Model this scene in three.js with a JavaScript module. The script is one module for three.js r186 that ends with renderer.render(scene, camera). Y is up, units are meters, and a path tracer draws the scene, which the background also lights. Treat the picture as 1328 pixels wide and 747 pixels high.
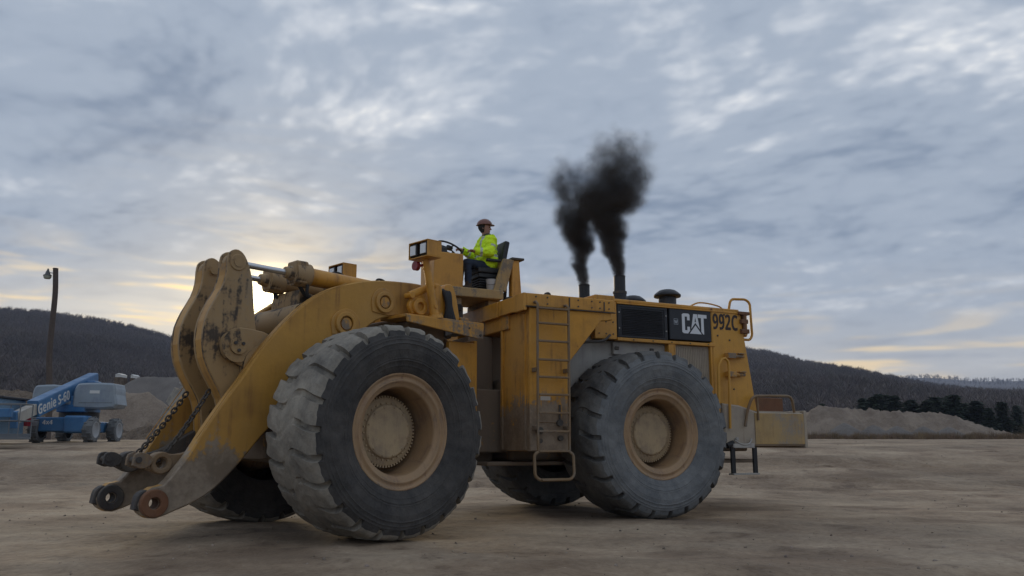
import * as THREE from 'three';
import { mergeGeometries, toCreasedNormals } from 'three/addons/utils/BufferGeometryUtils.js';
import { RoundedBoxGeometry } from 'three/addons/geometries/RoundedBoxGeometry.js';
import { TextGeometry } from 'three/addons/geometries/TextGeometry.js';
import { FontLoader } from 'three/addons/loaders/FontLoader.js';
import { createNoise2D, createNoise3D } from 'simplex-noise';

// ---------------------------------------------------------------- camera, renderer
const scene = new THREE.Scene();
const PITCH = 0.184, EYE = 1.15, FOCAL = 1080;           // focal length in pixels of a 1328 x 747 picture
const camera = new THREE.PerspectiveCamera(2 * Math.atan(373.5 / FOCAL) * 180 / Math.PI, 1328 / 747, 0.1, 9000);
camera.position.set(0, EYE, 0);
camera.rotation.set(PITCH, 0, 0);
const renderer = new THREE.WebGLRenderer({ antialias: true });
renderer.toneMapping = THREE.LinearToneMapping;
renderer.toneMappingExposure = 1.0;
renderer.shadowMap.enabled = true;

// ---------------------------------------------------------------- numbers and noise
function mulberry(a) { return () => { a = (a + 0x6d2b79f5) | 0; let t = Math.imul(a ^ (a >>> 15), 1 | a); t = (t + Math.imul(t ^ (t >>> 7), 61 | t)) ^ t; return ((t ^ (t >>> 14)) >>> 0) / 4294967296; }; }
const rnd = mulberry(20611);
const rr = (a, b) => a + (b - a) * rnd();
const n2 = createNoise2D(mulberry(5)), n3 = createNoise3D(mulberry(9));
const clamp = (x, a = 0, b = 1) => Math.min(b, Math.max(a, x));
const sstep = (a, b, x) => { const t = clamp((x - a) / (b - a)); return t * t * (3 - 2 * t); };
const lerp = (a, b, t) => a + (b - a) * t;
const mix3 = (a, b, t) => [lerp(a[0], b[0], t), lerp(a[1], b[1], t), lerp(a[2], b[2], t)];
function fbm2(x, y, o, g = 0.5) { let s = 0, a = 1, t = 0; for (let i = 0; i < o; i++) { s += a * n2(x + i * 17.3, y - i * 9.1); t += a; a *= g; x *= 2.03; y *= 2.03; } return s / t; }
function fbm3(x, y, z, o, g = 0.5) { let s = 0, a = 1, t = 0; for (let i = 0; i < o; i++) { s += a * n3(x + i * 7.7, y, z - i * 3.1); t += a; a *= g; x *= 2.03; y *= 2.03; z *= 2.03; } return s / t; }
function curve(table) { return (x) => { let i = 1; while (i < table.length - 1 && x > table[i][0]) i++; const [x0, y0] = table[i - 1], [x1, y1] = table[i]; const t = clamp((x - x0) / (x1 - x0)); return y0 + (y1 - y0) * t * (1 - 0) ; }; }

// ---------------------------------------------------------------- sky: broken altocumulus at dusk
const SUN = new THREE.Vector3(-0.2816, 0.1620, -0.9458).normalize();
{
  const W = 3072, H = 1536, data = new Float32Array(W * H * 4);
  const dark = [0.250, 0.315, 0.425], mid = [0.405, 0.472, 0.575], pale = [0.66, 0.705, 0.775], white = [1.10, 1.08, 1.04];
  const warm = [1.28, 0.97, 0.52], cream = [0.82, 0.79, 0.73];
  const sunFlat = new THREE.Vector2(SUN.x, SUN.z).normalize();
  for (let j = 0; j < H; j++) {
    const el = ((j + 0.5) / H - 0.5) * Math.PI, y = Math.sin(el), ce = Math.cos(el);
    for (let i = 0; i < W; i++) {
      const k = (j * W + i) * 4;
      if (el < -0.01) { data[k] = 0.3; data[k + 1] = 0.29; data[k + 2] = 0.28; data[k + 3] = 1; continue; }
      const az = ((i + 0.5) / W - 0.5) * 2 * Math.PI, x = Math.cos(az) * ce, z = Math.sin(az) * ce;
      const q = 1 / (Math.max(y, 0) + 0.13);
      const px = x * q, pz = z * q;
      const wx = 0.10 * n2(px * 0.8 + 3, pz * 0.8), wz = 0.10 * n2(px * 0.8, pz * 0.8 + 8);
      const a = (px + wx) * 0.90 + (pz + wz) * 0.43, b = -(px + wx) * 0.43 + (pz + wz) * 0.90;
      const low = sstep(0.02, 0.26, y);
      const big = fbm2(a * 0.42 + 7, b * 0.75 + 4, 3, 0.5);
      const puff = fbm2(a * 2.1 + 11, b * 3.1, 5, 0.56);
      const lane = Math.abs(n2(a * 3.4 - 5, b * 4.6)) * 0.6 + Math.abs(n2(a * 7.1, b * 9.0 + 3)) * 0.4;      // soft cells with darker lanes
      const fine = fbm2(a * 11 + 2, b * 14, 3, 0.55);
      let d = 0.42 + 0.50 * big + 0.44 * puff * (0.55 + 0.45 * low) + 0.36 * (lane - 0.33) * low + 0.13 * fine * low;
      d += 0.20 * sstep(0.30, 0.50, y);
      let c = d < 0.5 ? mix3(dark, mid, sstep(-0.15, 0.5, d)) : mix3(mid, pale, sstep(0.5, 1.0, d));
      const gap = sstep(0.86, 1.30, d + 0.16 * fine);
      c = mix3(c, white, 0.62 * gap);
      // the warm, brighter air low over the hills, broken by long flat bars of cloud
      const cosA = (x * sunFlat.x + z * sunFlat.y) / Math.max(ce, 1e-3), toward = 0.5 + 0.5 * cosA;
      const bar = fbm2(az * 3.2 + 2, el * 42 + 0.7 * n2(az * 2.2, el * 14), 4, 0.55);
      const aw = Math.acos(clamp(cosA, -1, 1)), sunward = Math.exp(-Math.pow(aw / 0.42, 2));
      const lowGlow = Math.exp(-Math.pow((el - 0.06 - 0.075 * sunward) / 0.060, 2)) * 0.6 + Math.exp(-Math.pow(el / 0.10, 2)) * 0.3;
      const glow = clamp(lowGlow * (0.16 + 0.62 * Math.pow(toward, 3) + 0.8 * sunward));
      const lightBar = sstep(-0.10, 0.50, bar);
      c = mix3(c, cream, clamp(glow * 1.1));
      c = mix3(c, warm, clamp(glow * (0.05 + 1.7 * lightBar * lightBar)));
      const dark2 = sstep(0.12, 0.6, -bar) * lowGlow;
      c = [c[0] * (1 - 0.30 * dark2), c[1] * (1 - 0.26 * dark2), c[2] * (1 - 0.18 * dark2)];
      // the sun behind thin cloud
      const ang = Math.acos(clamp(x * SUN.x + y * SUN.y + z * SUN.z, -1, 1));
      const halo = 1.3 * Math.exp(-Math.pow(ang / 0.048, 2)) + 0.34 * Math.exp(-Math.pow(ang / 0.16, 2)), core = 9 * Math.exp(-Math.pow(ang / 0.021, 2));
      const veil = 0.65 + 0.35 * lightBar;
      data[k] = c[0] + (halo * 1.05 + core) * veil; data[k + 1] = c[1] + (halo * 0.74 + core * 0.86) * veil; data[k + 2] = c[2] + (halo * 0.26 + core * 0.50) * veil; data[k + 3] = 1;
    }
  }
  const t = new THREE.DataTexture(data, W, H, THREE.RGBAFormat, THREE.FloatType);
  t.mapping = THREE.EquirectangularReflectionMapping; t.magFilter = t.minFilter = THREE.LinearFilter; t.needsUpdate = true;
  scene.background = t; scene.environment = t;
}
const sun = new THREE.DirectionalLight(new THREE.Color(1.0, 0.76, 0.44), 0.9);
sun.position.copy(SUN).multiplyScalar(60); sun.castShadow = true; sun.shadow.radius = 20;
Object.assign(sun.shadow.camera, { left: -40, right: 40, top: 30, bottom: -30, near: 1, far: 160 });
sun.shadow.mapSize.set(2048, 2048);
scene.add(sun, sun.target);
scene.fog = new THREE.FogExp2(new THREE.Color(0.60, 0.71, 0.95), 0.00022);

// ---------------------------------------------------------------- periodic noise fields for textures
const FN = 1024;
function field(perX, perY, oct, gain, seed) {
  const out = new Float32Array(FN * FN); let amp = 1, tot = 0;
  for (let o = 0; o < oct; o++) {
    const PX = perX << o, PY = perY << o, r = mulberry(seed * 131 + o * 977 + 1), gx = new Float32Array(PX * PY), gy = new Float32Array(PX * PY);
    for (let i = 0; i < PX * PY; i++) { const t = r() * 6.2832; gx[i] = Math.cos(t); gy[i] = Math.sin(t); }
    for (let j = 0; j < FN; j++) {
      const v = j * PY / FN, j0 = Math.floor(v), fy = v - j0, j1 = (j0 + 1) % PY, sy = fy * fy * fy * (fy * (fy * 6 - 15) + 10);
      for (let i = 0; i < FN; i++) {
        const u = i * PX / FN, i0 = Math.floor(u), fx = u - i0, i1 = (i0 + 1) % PX, sx = fx * fx * fx * (fx * (fx * 6 - 15) + 10);
        const a = j0 * PX + i0, b = j0 * PX + i1, c = j1 * PX + i0, d = j1 * PX + i1;
        const va = gx[a] * fx + gy[a] * fy, vb = gx[b] * (fx - 1) + gy[b] * fy, vc = gx[c] * fx + gy[c] * (fy - 1), vd = gx[d] * (fx - 1) + gy[d] * (fy - 1);
        const top = va + (vb - va) * sx, bot = vc + (vd - vc) * sx;
        out[j * FN + i] += amp * (top + (bot - top) * sy);
      }
    }
    tot += amp; amp *= gain;
  }
  for (let i = 0; i < out.length; i++) out[i] *= 1.7 / tot;
  return out;
}
const FA = field(3, 3, 5, 0.55, 1), FB = field(8, 8, 4, 0.55, 2), FC = field(52, 52, 3, 0.7, 3), FS = field(36, 3, 3, 0.6, 4), FD = field(5, 5, 5, 0.6, 5);
const enc = (c) => { c = clamp(c); return Math.round(255 * (c <= 0.0031308 ? 12.92 * c : 1.055 * Math.pow(c, 1 / 2.4) - 0.055)); };
// a surface: colour (linear), roughness and height from the fields; tile is its size in metres
function surface({ N = 512, tile = 2.4, tileY, color, rough = () => 0.8, height, bump = 0.004, side = THREE.DoubleSide, vertexColors = false, metalness = 0, extra = {} }) {
  const st = FN / N, map = new Uint8Array(N * N * 4), rm = new Uint8Array(N * N * 4), hm = height ? new Uint8Array(N * N * 4) : null;
  for (let j = 0; j < N; j++) for (let i = 0; i < N; i++) {
    const f = j * st * FN + i * st, k = (j * N + i) * 4, s = { a: FA[f], b: FB[f], c: FC[f], s: FS[f], d: FD[f], u: i / N, v: j / N };
    const c = color(s); map[k] = enc(c[0]); map[k + 1] = enc(c[1]); map[k + 2] = enc(c[2]); map[k + 3] = 255;
    const r = Math.round(255 * clamp(rough(s))); rm[k] = rm[k + 1] = rm[k + 2] = r; rm[k + 3] = 255;
    if (hm) { const h = Math.round(255 * clamp(height(s))); hm[k] = hm[k + 1] = hm[k + 2] = h; hm[k + 3] = 255; }
  }
  const wrap = (d, srgb) => { const t = new THREE.DataTexture(d, N, N); t.wrapS = t.wrapT = THREE.RepeatWrapping; t.magFilter = THREE.LinearFilter; t.minFilter = THREE.LinearFilter; t.repeat.set(1 / tile, 1 / (tileY || tile)); if (srgb) t.colorSpace = THREE.SRGBColorSpace; t.needsUpdate = true; return t; };
  const m = new THREE.MeshPhysicalMaterial({ map: wrap(map, true), roughnessMap: wrap(rm), roughness: 1, metalness, side, vertexColors, ...extra });
  if (hm) { m.bumpMap = wrap(hm); m.bumpScale = bump; }
  return m;
}
const plain = (r, g, b, rough = 0.7, metalness = 0, extra = {}) => { const m = new THREE.MeshPhysicalMaterial({ roughness: rough, metalness, side: THREE.DoubleSide, ...extra }); m.color.setRGB(r, g, b); return m; };

// paint: base colour under dust, mud patches, rust runs and chips
const MUD = [0.175, 0.145, 0.115], RUST = [0.15, 0.055, 0.02], GREASE = [0.022, 0.018, 0.015], DUST = [0.27, 0.225, 0.165];
function paint(base, { grime = 0.35, dust = 0.2, mud = 0.0, rust = 0.15, grease = 0, gloss = 0.5, tile = 2.4, N = 512, mudCol = MUD } = {}) {
  return surface({
    N, tile,
    color: (s) => {
      let c = base.map((x) => x * (1 + 0.10 * s.b + 0.05 * s.c));
      c = mix3(c, [base[0] * 0.34, base[1] * 0.30, base[2] * 0.45], grime * sstep(-0.15, 0.5, s.d * 0.7 + 0.4 * s.b + 0.25 * s.s));
      c = mix3(c, DUST, dust * sstep(-0.5, 0.7, s.a + 0.35 * s.c));
      c = mix3(c, RUST, rust * 0.75 * sstep(0.18, 0.6, s.s * 0.8 + 0.45 * s.d));
      c = mix3(c, mudCol, sstep(0.55 - mud * 1.15, 0.95 - mud * 1.15, s.a * 0.7 + 0.45 * s.b + 0.34 * s.c + 0.2 * s.s) * (mud > 0 ? 0.92 : 0));
      c = mix3(c, RUST, rust * 1.6 * sstep(0.50, 0.62, s.b * 0.55 + s.c * 0.55));
      if (grease) c = mix3(c, GREASE, 0.86 * sstep(0.48 - grease, 0.80 - grease, s.d * 0.75 + 0.3 * s.b + 0.3 * s.c + 0.4 * s.s));
      return c;
    },
    rough: (s) => gloss + 0.22 * sstep(-0.2, 0.6, s.a) + 0.08 * s.c,
    height: (s) => 0.5 + 0.18 * s.b + 0.2 * s.c + (mud ? 0.25 * sstep(0.5 - mud, 0.9 - mud, s.a * 0.8 + 0.45 * s.b) : 0), bump: 0.004,
  });
}
const YEL = [0.58, 0.275, 0.031];
const M = {
  yellow: paint(YEL, { dust: 0.14, rust: 0.34, gloss: 0.42, grime: 0.45 }),
  tail: paint([0.58, 0.29, 0.036], { dust: 0.08, rust: 0.12, gloss: 0.40, grime: 0.2 }),
  arm: paint([0.50, 0.255, 0.042], { dust: 0.28, rust: 0.45, mud: 0.16, gloss: 0.5, tile: 3.1, grime: 0.5 }),
  caked: paint([0.37, 0.235, 0.10], { dust: 0.5, mud: 0.40, rust: 0.4, grease: 0.46, gloss: 0.62, tile: 3.6, N: 1024, grime: 0.5, mudCol: [0.29, 0.225, 0.155] }),
  muddy: paint(YEL, { dust: 0.35, mud: 0.55, rust: 0.35, gloss: 0.6, tile: 2.2 }),
  floor: paint([0.42, 0.27, 0.10], { dust: 0.5, mud: 0.48, rust: 0.3, gloss: 0.65, tile: 1.6 }),
  greyside: paint([0.38, 0.32, 0.245], { dust: 0.3, mud: 0.36, rust: 0.35, gloss: 0.65, tile: 1.9, mudCol: [0.26, 0.22, 0.175] }),
  grey: paint([0.40, 0.385, 0.35], { dust: 0.25, rust: 0.12, mud: 0.12, gloss: 0.6 }),
  black: paint([0.012, 0.014, 0.019], { dust: 0.035, rust: 0.03, gloss: 0.45 }),
  frame: paint(YEL, { dust: 0.2, mud: 1.1, rust: 0.5, gloss: 0.8 }),  // near-solid mud colour, partly painting in the shade of hitch and undercarriage
  rusty: paint([0.17, 0.07, 0.03], { dust: 0.2, rust: 0.6, mud: 0.15, gloss: 0.75, tile: 0.9, mudCol: [0.10, 0.08, 0.06] }),
  darksteel: paint([0.05, 0.045, 0.042], { dust: 0.25, rust: 0.5, mud: 0.25, gloss: 0.7, tile: 1.0, mudCol: [0.13, 0.105, 0.08] }),
  rim: paint([0.36, 0.225, 0.115], { dust: 0.35, rust: 0.35, mud: 0.22, gloss: 0.6, tile: 1.5, grime: 0.55 }),
  hub: paint([0.43, 0.315, 0.18], { dust: 0.4, rust: 0.15, gloss: 0.65, tile: 1.3, grime: 0.45 }),
  ladder: paint([0.20, 0.125, 0.06], { dust: 0.4, mud: 0.4, rust: 0.5, gloss: 0.65, tile: 1.2 }),
  chrome: plain(0.55, 0.56, 0.58, 0.28, 0.9),
  rubber: plain(0.02, 0.02, 0.021, 0.75),
  glass: plain(0.75, 0.77, 0.78, 0.12, 0, { clearcoat: 0.6 }),
  redlens: plain(0.22, 0.012, 0.015, 0.35),
  blackvinyl: plain(0.018, 0.018, 0.019, 0.55),
  white: plain(0.62, 0.62, 0.60, 0.55),
};
const tyreMat = (base, dust, amt) => surface({ N: 512, tile: 1.9, color: (s) => mix3(base, dust, clamp(amt + 0.42 * s.a + 0.34 * s.b + 0.18 * s.c)), rough: (s) => 0.85 + 0.08 * s.a, height: (s) => 0.5 + 0.2 * s.b + 0.25 * s.c, bump: 0.008 });
M.sideFront = tyreMat([0.027, 0.026, 0.026], [0.110, 0.100, 0.090], 0.28);
M.treadFront = tyreMat([0.040, 0.039, 0.039], [0.33, 0.295, 0.24], 0.66);
M.sideRear = tyreMat([0.060, 0.068, 0.078], [0.205, 0.208, 0.205], 0.52);
M.treadRear = tyreMat([0.045, 0.047, 0.050], [0.190, 0.180, 0.160], 0.45);

// ---------------------------------------------------------------- modelling helpers
function fin(g, keepUv = false) {           // plain triangles, uv in metres by the main direction of each face
  if (g.index) g = g.toNonIndexed();
  if (!g.attributes.normal) g.computeVertexNormals();
  for (const k of Object.keys(g.attributes)) if (!['position', 'normal', 'uv', 'color'].includes(k)) g.deleteAttribute(k);
  if (!keepUv || !g.attributes.uv) {
    const p = g.attributes.position, uv = new Float32Array(p.count * 2), a = new THREE.Vector3(), b = new THREE.Vector3(), c = new THREE.Vector3();
    for (let i = 0; i < p.count; i += 3) {
      a.fromBufferAttribute(p, i); b.fromBufferAttribute(p, i + 1); c.fromBufferAttribute(p, i + 2);
      const n = b.clone().sub(a).cross(c.clone().sub(a)), x = Math.abs(n.x), y = Math.abs(n.y), z = Math.abs(n.z);
      [a, b, c].forEach((v, k) => { const o = (i + k) * 2; if (z >= x && z >= y) { uv[o] = v.x; uv[o + 1] = v.y; } else if (x >= y) { uv[o] = v.z + 0.37; uv[o + 1] = v.y; } else { uv[o] = v.x; uv[o + 1] = v.z + 0.61; } });
    }
    g.setAttribute('uv', new THREE.BufferAttribute(uv, 2));
  }
  return g;
}
function meshOf(name, geoms, mat, parent, keepUv = false) {
  const list = (Array.isArray(geoms) ? geoms : [geoms]).map((g) => fin(g, keepUv));
  const m = new THREE.Mesh(list.length > 1 ? mergeGeometries(list) : list[0], mat);
  m.name = name; m.castShadow = m.receiveShadow = true;
  if (parent) parent.add(m);
  return m;
}
const bx = (x0, x1, y0, y1, z0, z1, r = 0.012) => { const w = Math.abs(x1 - x0), h = Math.abs(y1 - y0), d = Math.abs(z1 - z0), q = Math.min(r, w * 0.3, h * 0.3, d * 0.3); const g = new RoundedBoxGeometry(w, h, d, 1, q); g.translate((x0 + x1) / 2, (y0 + y1) / 2, (z0 + z1) / 2); return g; };
function smooth(pts, n = 3) { const c = new THREE.SplineCurve([...pts, pts[0]].map(([x, y]) => new THREE.Vector2(x, y))); return c.getPoints(pts.length * n).slice(0, -1).map((p) => [p.x, p.y]); }
function plate(pts, z0, z1, { bevel = 0.012, holes = [] } = {}) {
  const s = new THREE.Shape(pts.map(([x, y]) => new THREE.Vector2(x, y)));
  for (const [hx, hy, hr] of holes) { const p = new THREE.Path(); p.absarc(hx, hy, hr, 0, Math.PI * 2, true); s.holes.push(p); }
  const g = new THREE.ExtrudeGeometry(s, { depth: z1 - z0 - 2 * bevel, bevelEnabled: bevel > 0, bevelSize: bevel, bevelThickness: bevel, bevelOffset: -bevel, bevelSegments: 1, curveSegments: 14 });
  g.translate(0, 0, z0 + bevel); return g;
}
function platex(pts, x0, x1, bevel = 0.01) { const g = plate(pts, x0, x1, { bevel }); g.applyMatrix4(new THREE.Matrix4().set(0, 0, 1, 0, 0, 1, 0, 0, -1, 0, 0, 0, 0, 0, 0, 1)); return g; } // outline in (-z, y)
const V = (p) => new THREE.Vector3(...p);
function cyl(p, q, r0, r1 = r0, seg = 20, open = false) { const a = V(p), b = V(q), d = b.clone().sub(a), g = new THREE.CylinderGeometry(r1, r0, d.length(), seg, 1, open); g.applyQuaternion(new THREE.Quaternion().setFromUnitVectors(new THREE.Vector3(0, 1, 0), d.normalize())); g.translate(...a.add(b).multiplyScalar(0.5).toArray()); return g; }
const zdisc = (x, y, z0, z1, r, seg = 28) => cyl([x, y, z0], [x, y, z1], r, r, seg);
function ring(x, y, z0, z1, r, hole, seg = 28) { const s = new THREE.Shape(); s.absarc(x, y, r, 0, Math.PI * 2); const h = new THREE.Path(); h.absarc(x, y, hole, 0, Math.PI * 2, true); s.holes.push(h); const g = new THREE.ExtrudeGeometry(s, { depth: z1 - z0 - 0.02, bevelEnabled: true, bevelSize: 0.01, bevelThickness: 0.01, bevelOffset: -0.01, bevelSegments: 1, curveSegments: seg }); g.translate(0, 0, z0 + 0.01); return g; }
function tube(pts, r, { closed = false, round = 0.25, seg = 8, n = 6, spline = false } = {}) {
  const P = pts.map(V); let c;
  if (spline) c = new THREE.CatmullRomCurve3(P, closed);
  else { // straight runs with rounded corners
    c = new THREE.CurvePath(); let from = P[0];
    for (let i = 1; i < P.length - 1; i++) { const a = P[i - 1], b = P[i], d = P[i + 1], t = Math.min(round, b.distanceTo(a) * 0.45, b.distanceTo(d) * 0.45), q0 = b.clone().lerp(a, t / b.distanceTo(a)), q1 = b.clone().lerp(d, t / b.distanceTo(d)); c.add(new THREE.LineCurve3(from, q0)); c.add(new THREE.QuadraticBezierCurve3(q0, b, q1)); from = q1; }
    c.add(new THREE.LineCurve3(from, P[P.length - 1]));
  }
  return new THREE.TubeGeometry(c, Math.max(4, pts.length * n), r, seg, closed);
}
const used = {};
function numbered(name) { if (!(name in used)) { used[name] = 0; return name; } used[name]++; return `${name}_${String(used[name]).padStart(3, '0')}`; }
function top(o, name, label, category, group, kind) { o.name = numbered(name); o.userData = { label, category }; if (group) o.userData.group = group; if (kind) o.userData.kind = kind; scene.add(o); return o; }
function structure(o, name) { o.name = numbered(name); o.userData.kind = 'structure'; scene.add(o); return o; }
const lathe = (pts, seg = 64) => { const g = new THREE.LatheGeometry(pts.map(([r, z]) => new THREE.Vector2(r, z)), seg); g.rotateX(Math.PI / 2); return g; };  // axis z
const font = await new FontLoader().loadAsync('fonts/droid/droid_sans_bold.typeface.json');
function text(str, size, depth = 0.006) { const g = new TextGeometry(str, { font, size, depth, curveSegments: 5, bevelEnabled: false }); g.computeBoundingBox(); return g; }
console.log('helpers ready');

// ---------------------------------------------------------------- the yard
const rise = curve([[-300, 0], [17.6, 0], [20, 0.07], [22.5, 0.32], [26, 0.78], [29, 1.04], [32, 1.16], [40, 1.27], [55, 1.38], [100, 1.55], [300, 2.2], [4000, 3]]);
const tracks = [[-14, -4.5, 0.06, 0.9], [-11, -5.4, 0.09, 0.9], [3, -6.3, -0.05, 1.0], [-2, -7.4, 0.03, 1.1], [6, -21, 0.10, 1.0], [9, -24, 0.16, 0.9], [-9, -22, -0.12, 0.9]];
function groundAt(x, z) {
  const d = Math.hypot(x * 0.35, z) * (z < 0 ? 1 : -1);
  let h = (rise(d - 0.7) + rise(d) + rise(d + 0.7)) / 3;
  h += 0.035 * n2(x * 0.13 + 4, z * 0.16) + 0.02 * n2(x * 0.5, z * 0.6 + 9) + 0.012 * n2(x * 1.4, z * 1.6);
  for (const [tx, tz, slope, w] of tracks) { const e = z - tz - slope * (x - tx) - 0.6 * n2(x * 0.08 + tx, tz); const q = Math.abs(e) / w; if (q < 1.4) h += (-0.035 + 0.012 * n2(x * 2.6, z * 2.6) + 0.020 * sstep(-0.2, 0.5, Math.sin((x + Math.abs(e) * 0.5 * Math.sign(tx)) * 13.5)) * sstep(-0.35, 0.25, n2(x * 0.35 + tz, tx))) * sstep(1.0, 0.6, q) + 0.022 * Math.exp(-Math.pow((q - 1.1) / 0.15, 2)); }
  return h - 0.02;
}
const groundMat = surface({
  N: 1024, tile: 6.2, vertexColors: true,
  color: (s) => { let c = mix3([0.215, 0.152, 0.100], [0.375, 0.295, 0.210], sstep(-0.5, 0.55, s.a * 0.5 + s.d * 0.5 + 0.22 * s.c)); c = mix3(c, [0.120, 0.078, 0.048], 0.85 * sstep(0.12, 0.55, s.b * 0.75 + 0.35 * s.c - 0.25 * s.a)); c = mix3(c, [0.46, 0.40, 0.33], 0.55 * sstep(0.42, 0.62, s.c * 0.8 + 0.2 * s.b)); return c.map((x) => x * (1 + 0.12 * s.c)); },
  rough: (s) => 0.93 + 0.05 * s.a, height: (s) => 0.5 + 0.16 * s.d + 0.16 * s.b + 0.22 * s.c, bump: 0.045,
});
{
  const grow = (from, step, to, k) => { const out = []; let v = from, s = step; while (v < to) { s *= k; v += s; out.push(v); } return out; };
  const half = []; for (let v = 0; v < 13; v += 0.125) half.push(v); for (let v = 13; v <= 24; v += 0.25) half.push(v);
  const xs = [...half, ...grow(24, 0.25, 3600, 1.13)], X = [...xs.slice(1).reverse().map((v) => -v), ...xs];
  const zs = []; for (let v = 6; v > -22; v -= 0.125) zs.push(v); for (let v = -22; v >= -58; v -= 0.25) zs.push(v);
  const Z = [...grow(-6, 0.25, 400, 1.2).map((v) => v + 12).reverse(), ...zs, ...grow(58, 0.25, 3800, 1.12).map((v) => -v)];
  const nx = X.length, nz = Z.length, pos = new Float32Array(nx * nz * 3), col = new Float32Array(nx * nz * 3), uv = new Float32Array(nx * nz * 2), idx = [];
  for (let j = 0; j < nz; j++) for (let i = 0; i < nx; i++) {
    const k = j * nx + i, x = X[i], z = Z[j]; pos[k * 3] = x; pos[k * 3 + 1] = groundAt(x, z); pos[k * 3 + 2] = z; uv[k * 2] = x + 0.8 * n2(x * 0.07, z * 0.07); uv[k * 2 + 1] = z + 0.8 * n2(x * 0.07 + 40, z * 0.07);
    let t = 0.96 + 0.30 * fbm2(x * 0.10, z * 0.25 + 6, 4) + 0.20 * fbm2(x * 0.6, z * 1.3, 3);
    let c = [t, t * 0.99, t * 0.97];
    const damp = sstep(0.10, 0.55, fbm2(x * 0.13 + 31, z * 0.30, 3)); c = mix3(c, [0.60, 0.56, 0.52], 0.75 * damp);
    for (const [tx, tz, slope, w] of tracks) { const q = Math.abs(z - tz - slope * (x - tx) - 0.6 * n2(x * 0.08 + tx, tz)) / w; c = mix3(c, [0.70, 0.64, 0.58], (0.45 + 0.35 * n2(x * 2.2, z * 2.2)) * sstep(1.1, 0.7, q)); }
    const wild = sstep(62, 75, -z) + sstep(40, 60, Math.abs(x)); if (wild > 0) c = mix3(c, [0.42, 0.37, 0.27], clamp(wild) * 0.8);
    col.set(c, k * 3);
    if (i < nx - 1 && j < nz - 1) idx.push(k, k + nx, k + 1, k + 1, k + nx, k + nx + 1);
  }
  const g = new THREE.BufferGeometry(); g.setAttribute('position', new THREE.BufferAttribute(pos, 3)); g.setAttribute('color', new THREE.BufferAttribute(col, 3)); g.setAttribute('uv', new THREE.BufferAttribute(uv, 2)); g.setIndex(idx); g.computeVertexNormals();
  // rows run away from the camera: keep the faces upward
  const m = new THREE.Mesh(g, groundMat); m.receiveShadow = m.castShadow = true; structure(m, 'ground');
}
{ // loose stones and crumbs of dirt
  const g = new THREE.IcosahedronGeometry(1, 0), p = g.attributes.position; for (let i = 0; i < p.count; i++) { const s = 0.75 + 0.4 * Math.abs(n3(p.getX(i) * 2, p.getY(i) * 2, p.getZ(i) * 2)); p.setXYZ(i, p.getX(i) * s, p.getY(i) * s * 0.6, p.getZ(i) * s); } g.computeVertexNormals();
  const n = 6000, im = new THREE.InstancedMesh(g, plain(0.25, 0.21, 0.17, 0.95), n), m4 = new THREE.Matrix4(), q = new THREE.Quaternion(), e = new THREE.Euler(), c = new THREE.Color();
  for (let i = 0; i < n; i++) { const d = 5 + 40 * Math.pow(rnd(), 1.6), x = rr(-0.75, 0.75) * d, z = -d, s = 0.004 + 0.022 * Math.pow(rnd(), 9); q.setFromEuler(e.set(rr(0, 6), rr(0, 6), rr(0, 6))); m4.compose(new THREE.Vector3(x, groundAt(x, z) + s * 0.1, z), q, new THREE.Vector3(s, s, s)); im.setMatrixAt(i, m4); const t = rr(0.5, 1.35); im.setColorAt(i, c.setRGB(t, t * rr(0.93, 1), t * rr(0.86, 1))); }
  im.castShadow = im.receiveShadow = true;
  top(im, 'gravel', 'loose stones and dirt crumbs scattered over the yard', 'gravel', null, 'stuff');
}
console.log('ground ready');

// ---------------------------------------------------------------- wooded hills
const azOf = (px) => Math.atan2(px - 664, FOCAL * Math.cos(PITCH) - (373.5 - 500) * 0 * Math.sin(PITCH));
const hillMat = surface({ N: 512, tile: 60, color: (s) => mix3([0.075, 0.062, 0.054], [0.125, 0.102, 0.085], sstep(-0.5, 0.6, s.a * 0.5 + s.b * 0.5 + 0.3 * s.c)), rough: () => 0.95 });
// slope of the skyline seen from the yard, by direction: [degrees to the right, degrees up]
const nearRidge = curve([[-75, 6.8], [-45, 7.2], [-35.6, 7.62], [-31.9, 7.86], [-29.9, 7.89], [-27.84, 7.76], [-26.5, 7.66], [-25.2, 7.41], [-23.9, 7.1], [-22.4, 6.74], [-18, 5.6], [-10, 4.4], [0, 4.6], [8, 5.9], [13.9, 6.51], [16.1, 6.19], [17.3, 6.0], [19.2, 5.33], [21.1, 4.98], [22.9, 4.57], [24.6, 4.06], [26.3, 3.66], [28.4, 3.25], [31.4, 2.9], [36, 2.8], [48, 3.2], [75, 4.0]]);
const farRidge = curve([[-75, 3.5], [0, 3.4], [18, 3.6], [21.9, 3.97], [24.2, 4.1], [25.5, 4.15], [26.8, 4.1], [27.8, 3.97], [28.8, 3.80], [31.5, 3.74], [36, 3.9], [50, 3.6], [75, 3.4]]);
const D2R = Math.PI / 180;
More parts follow.
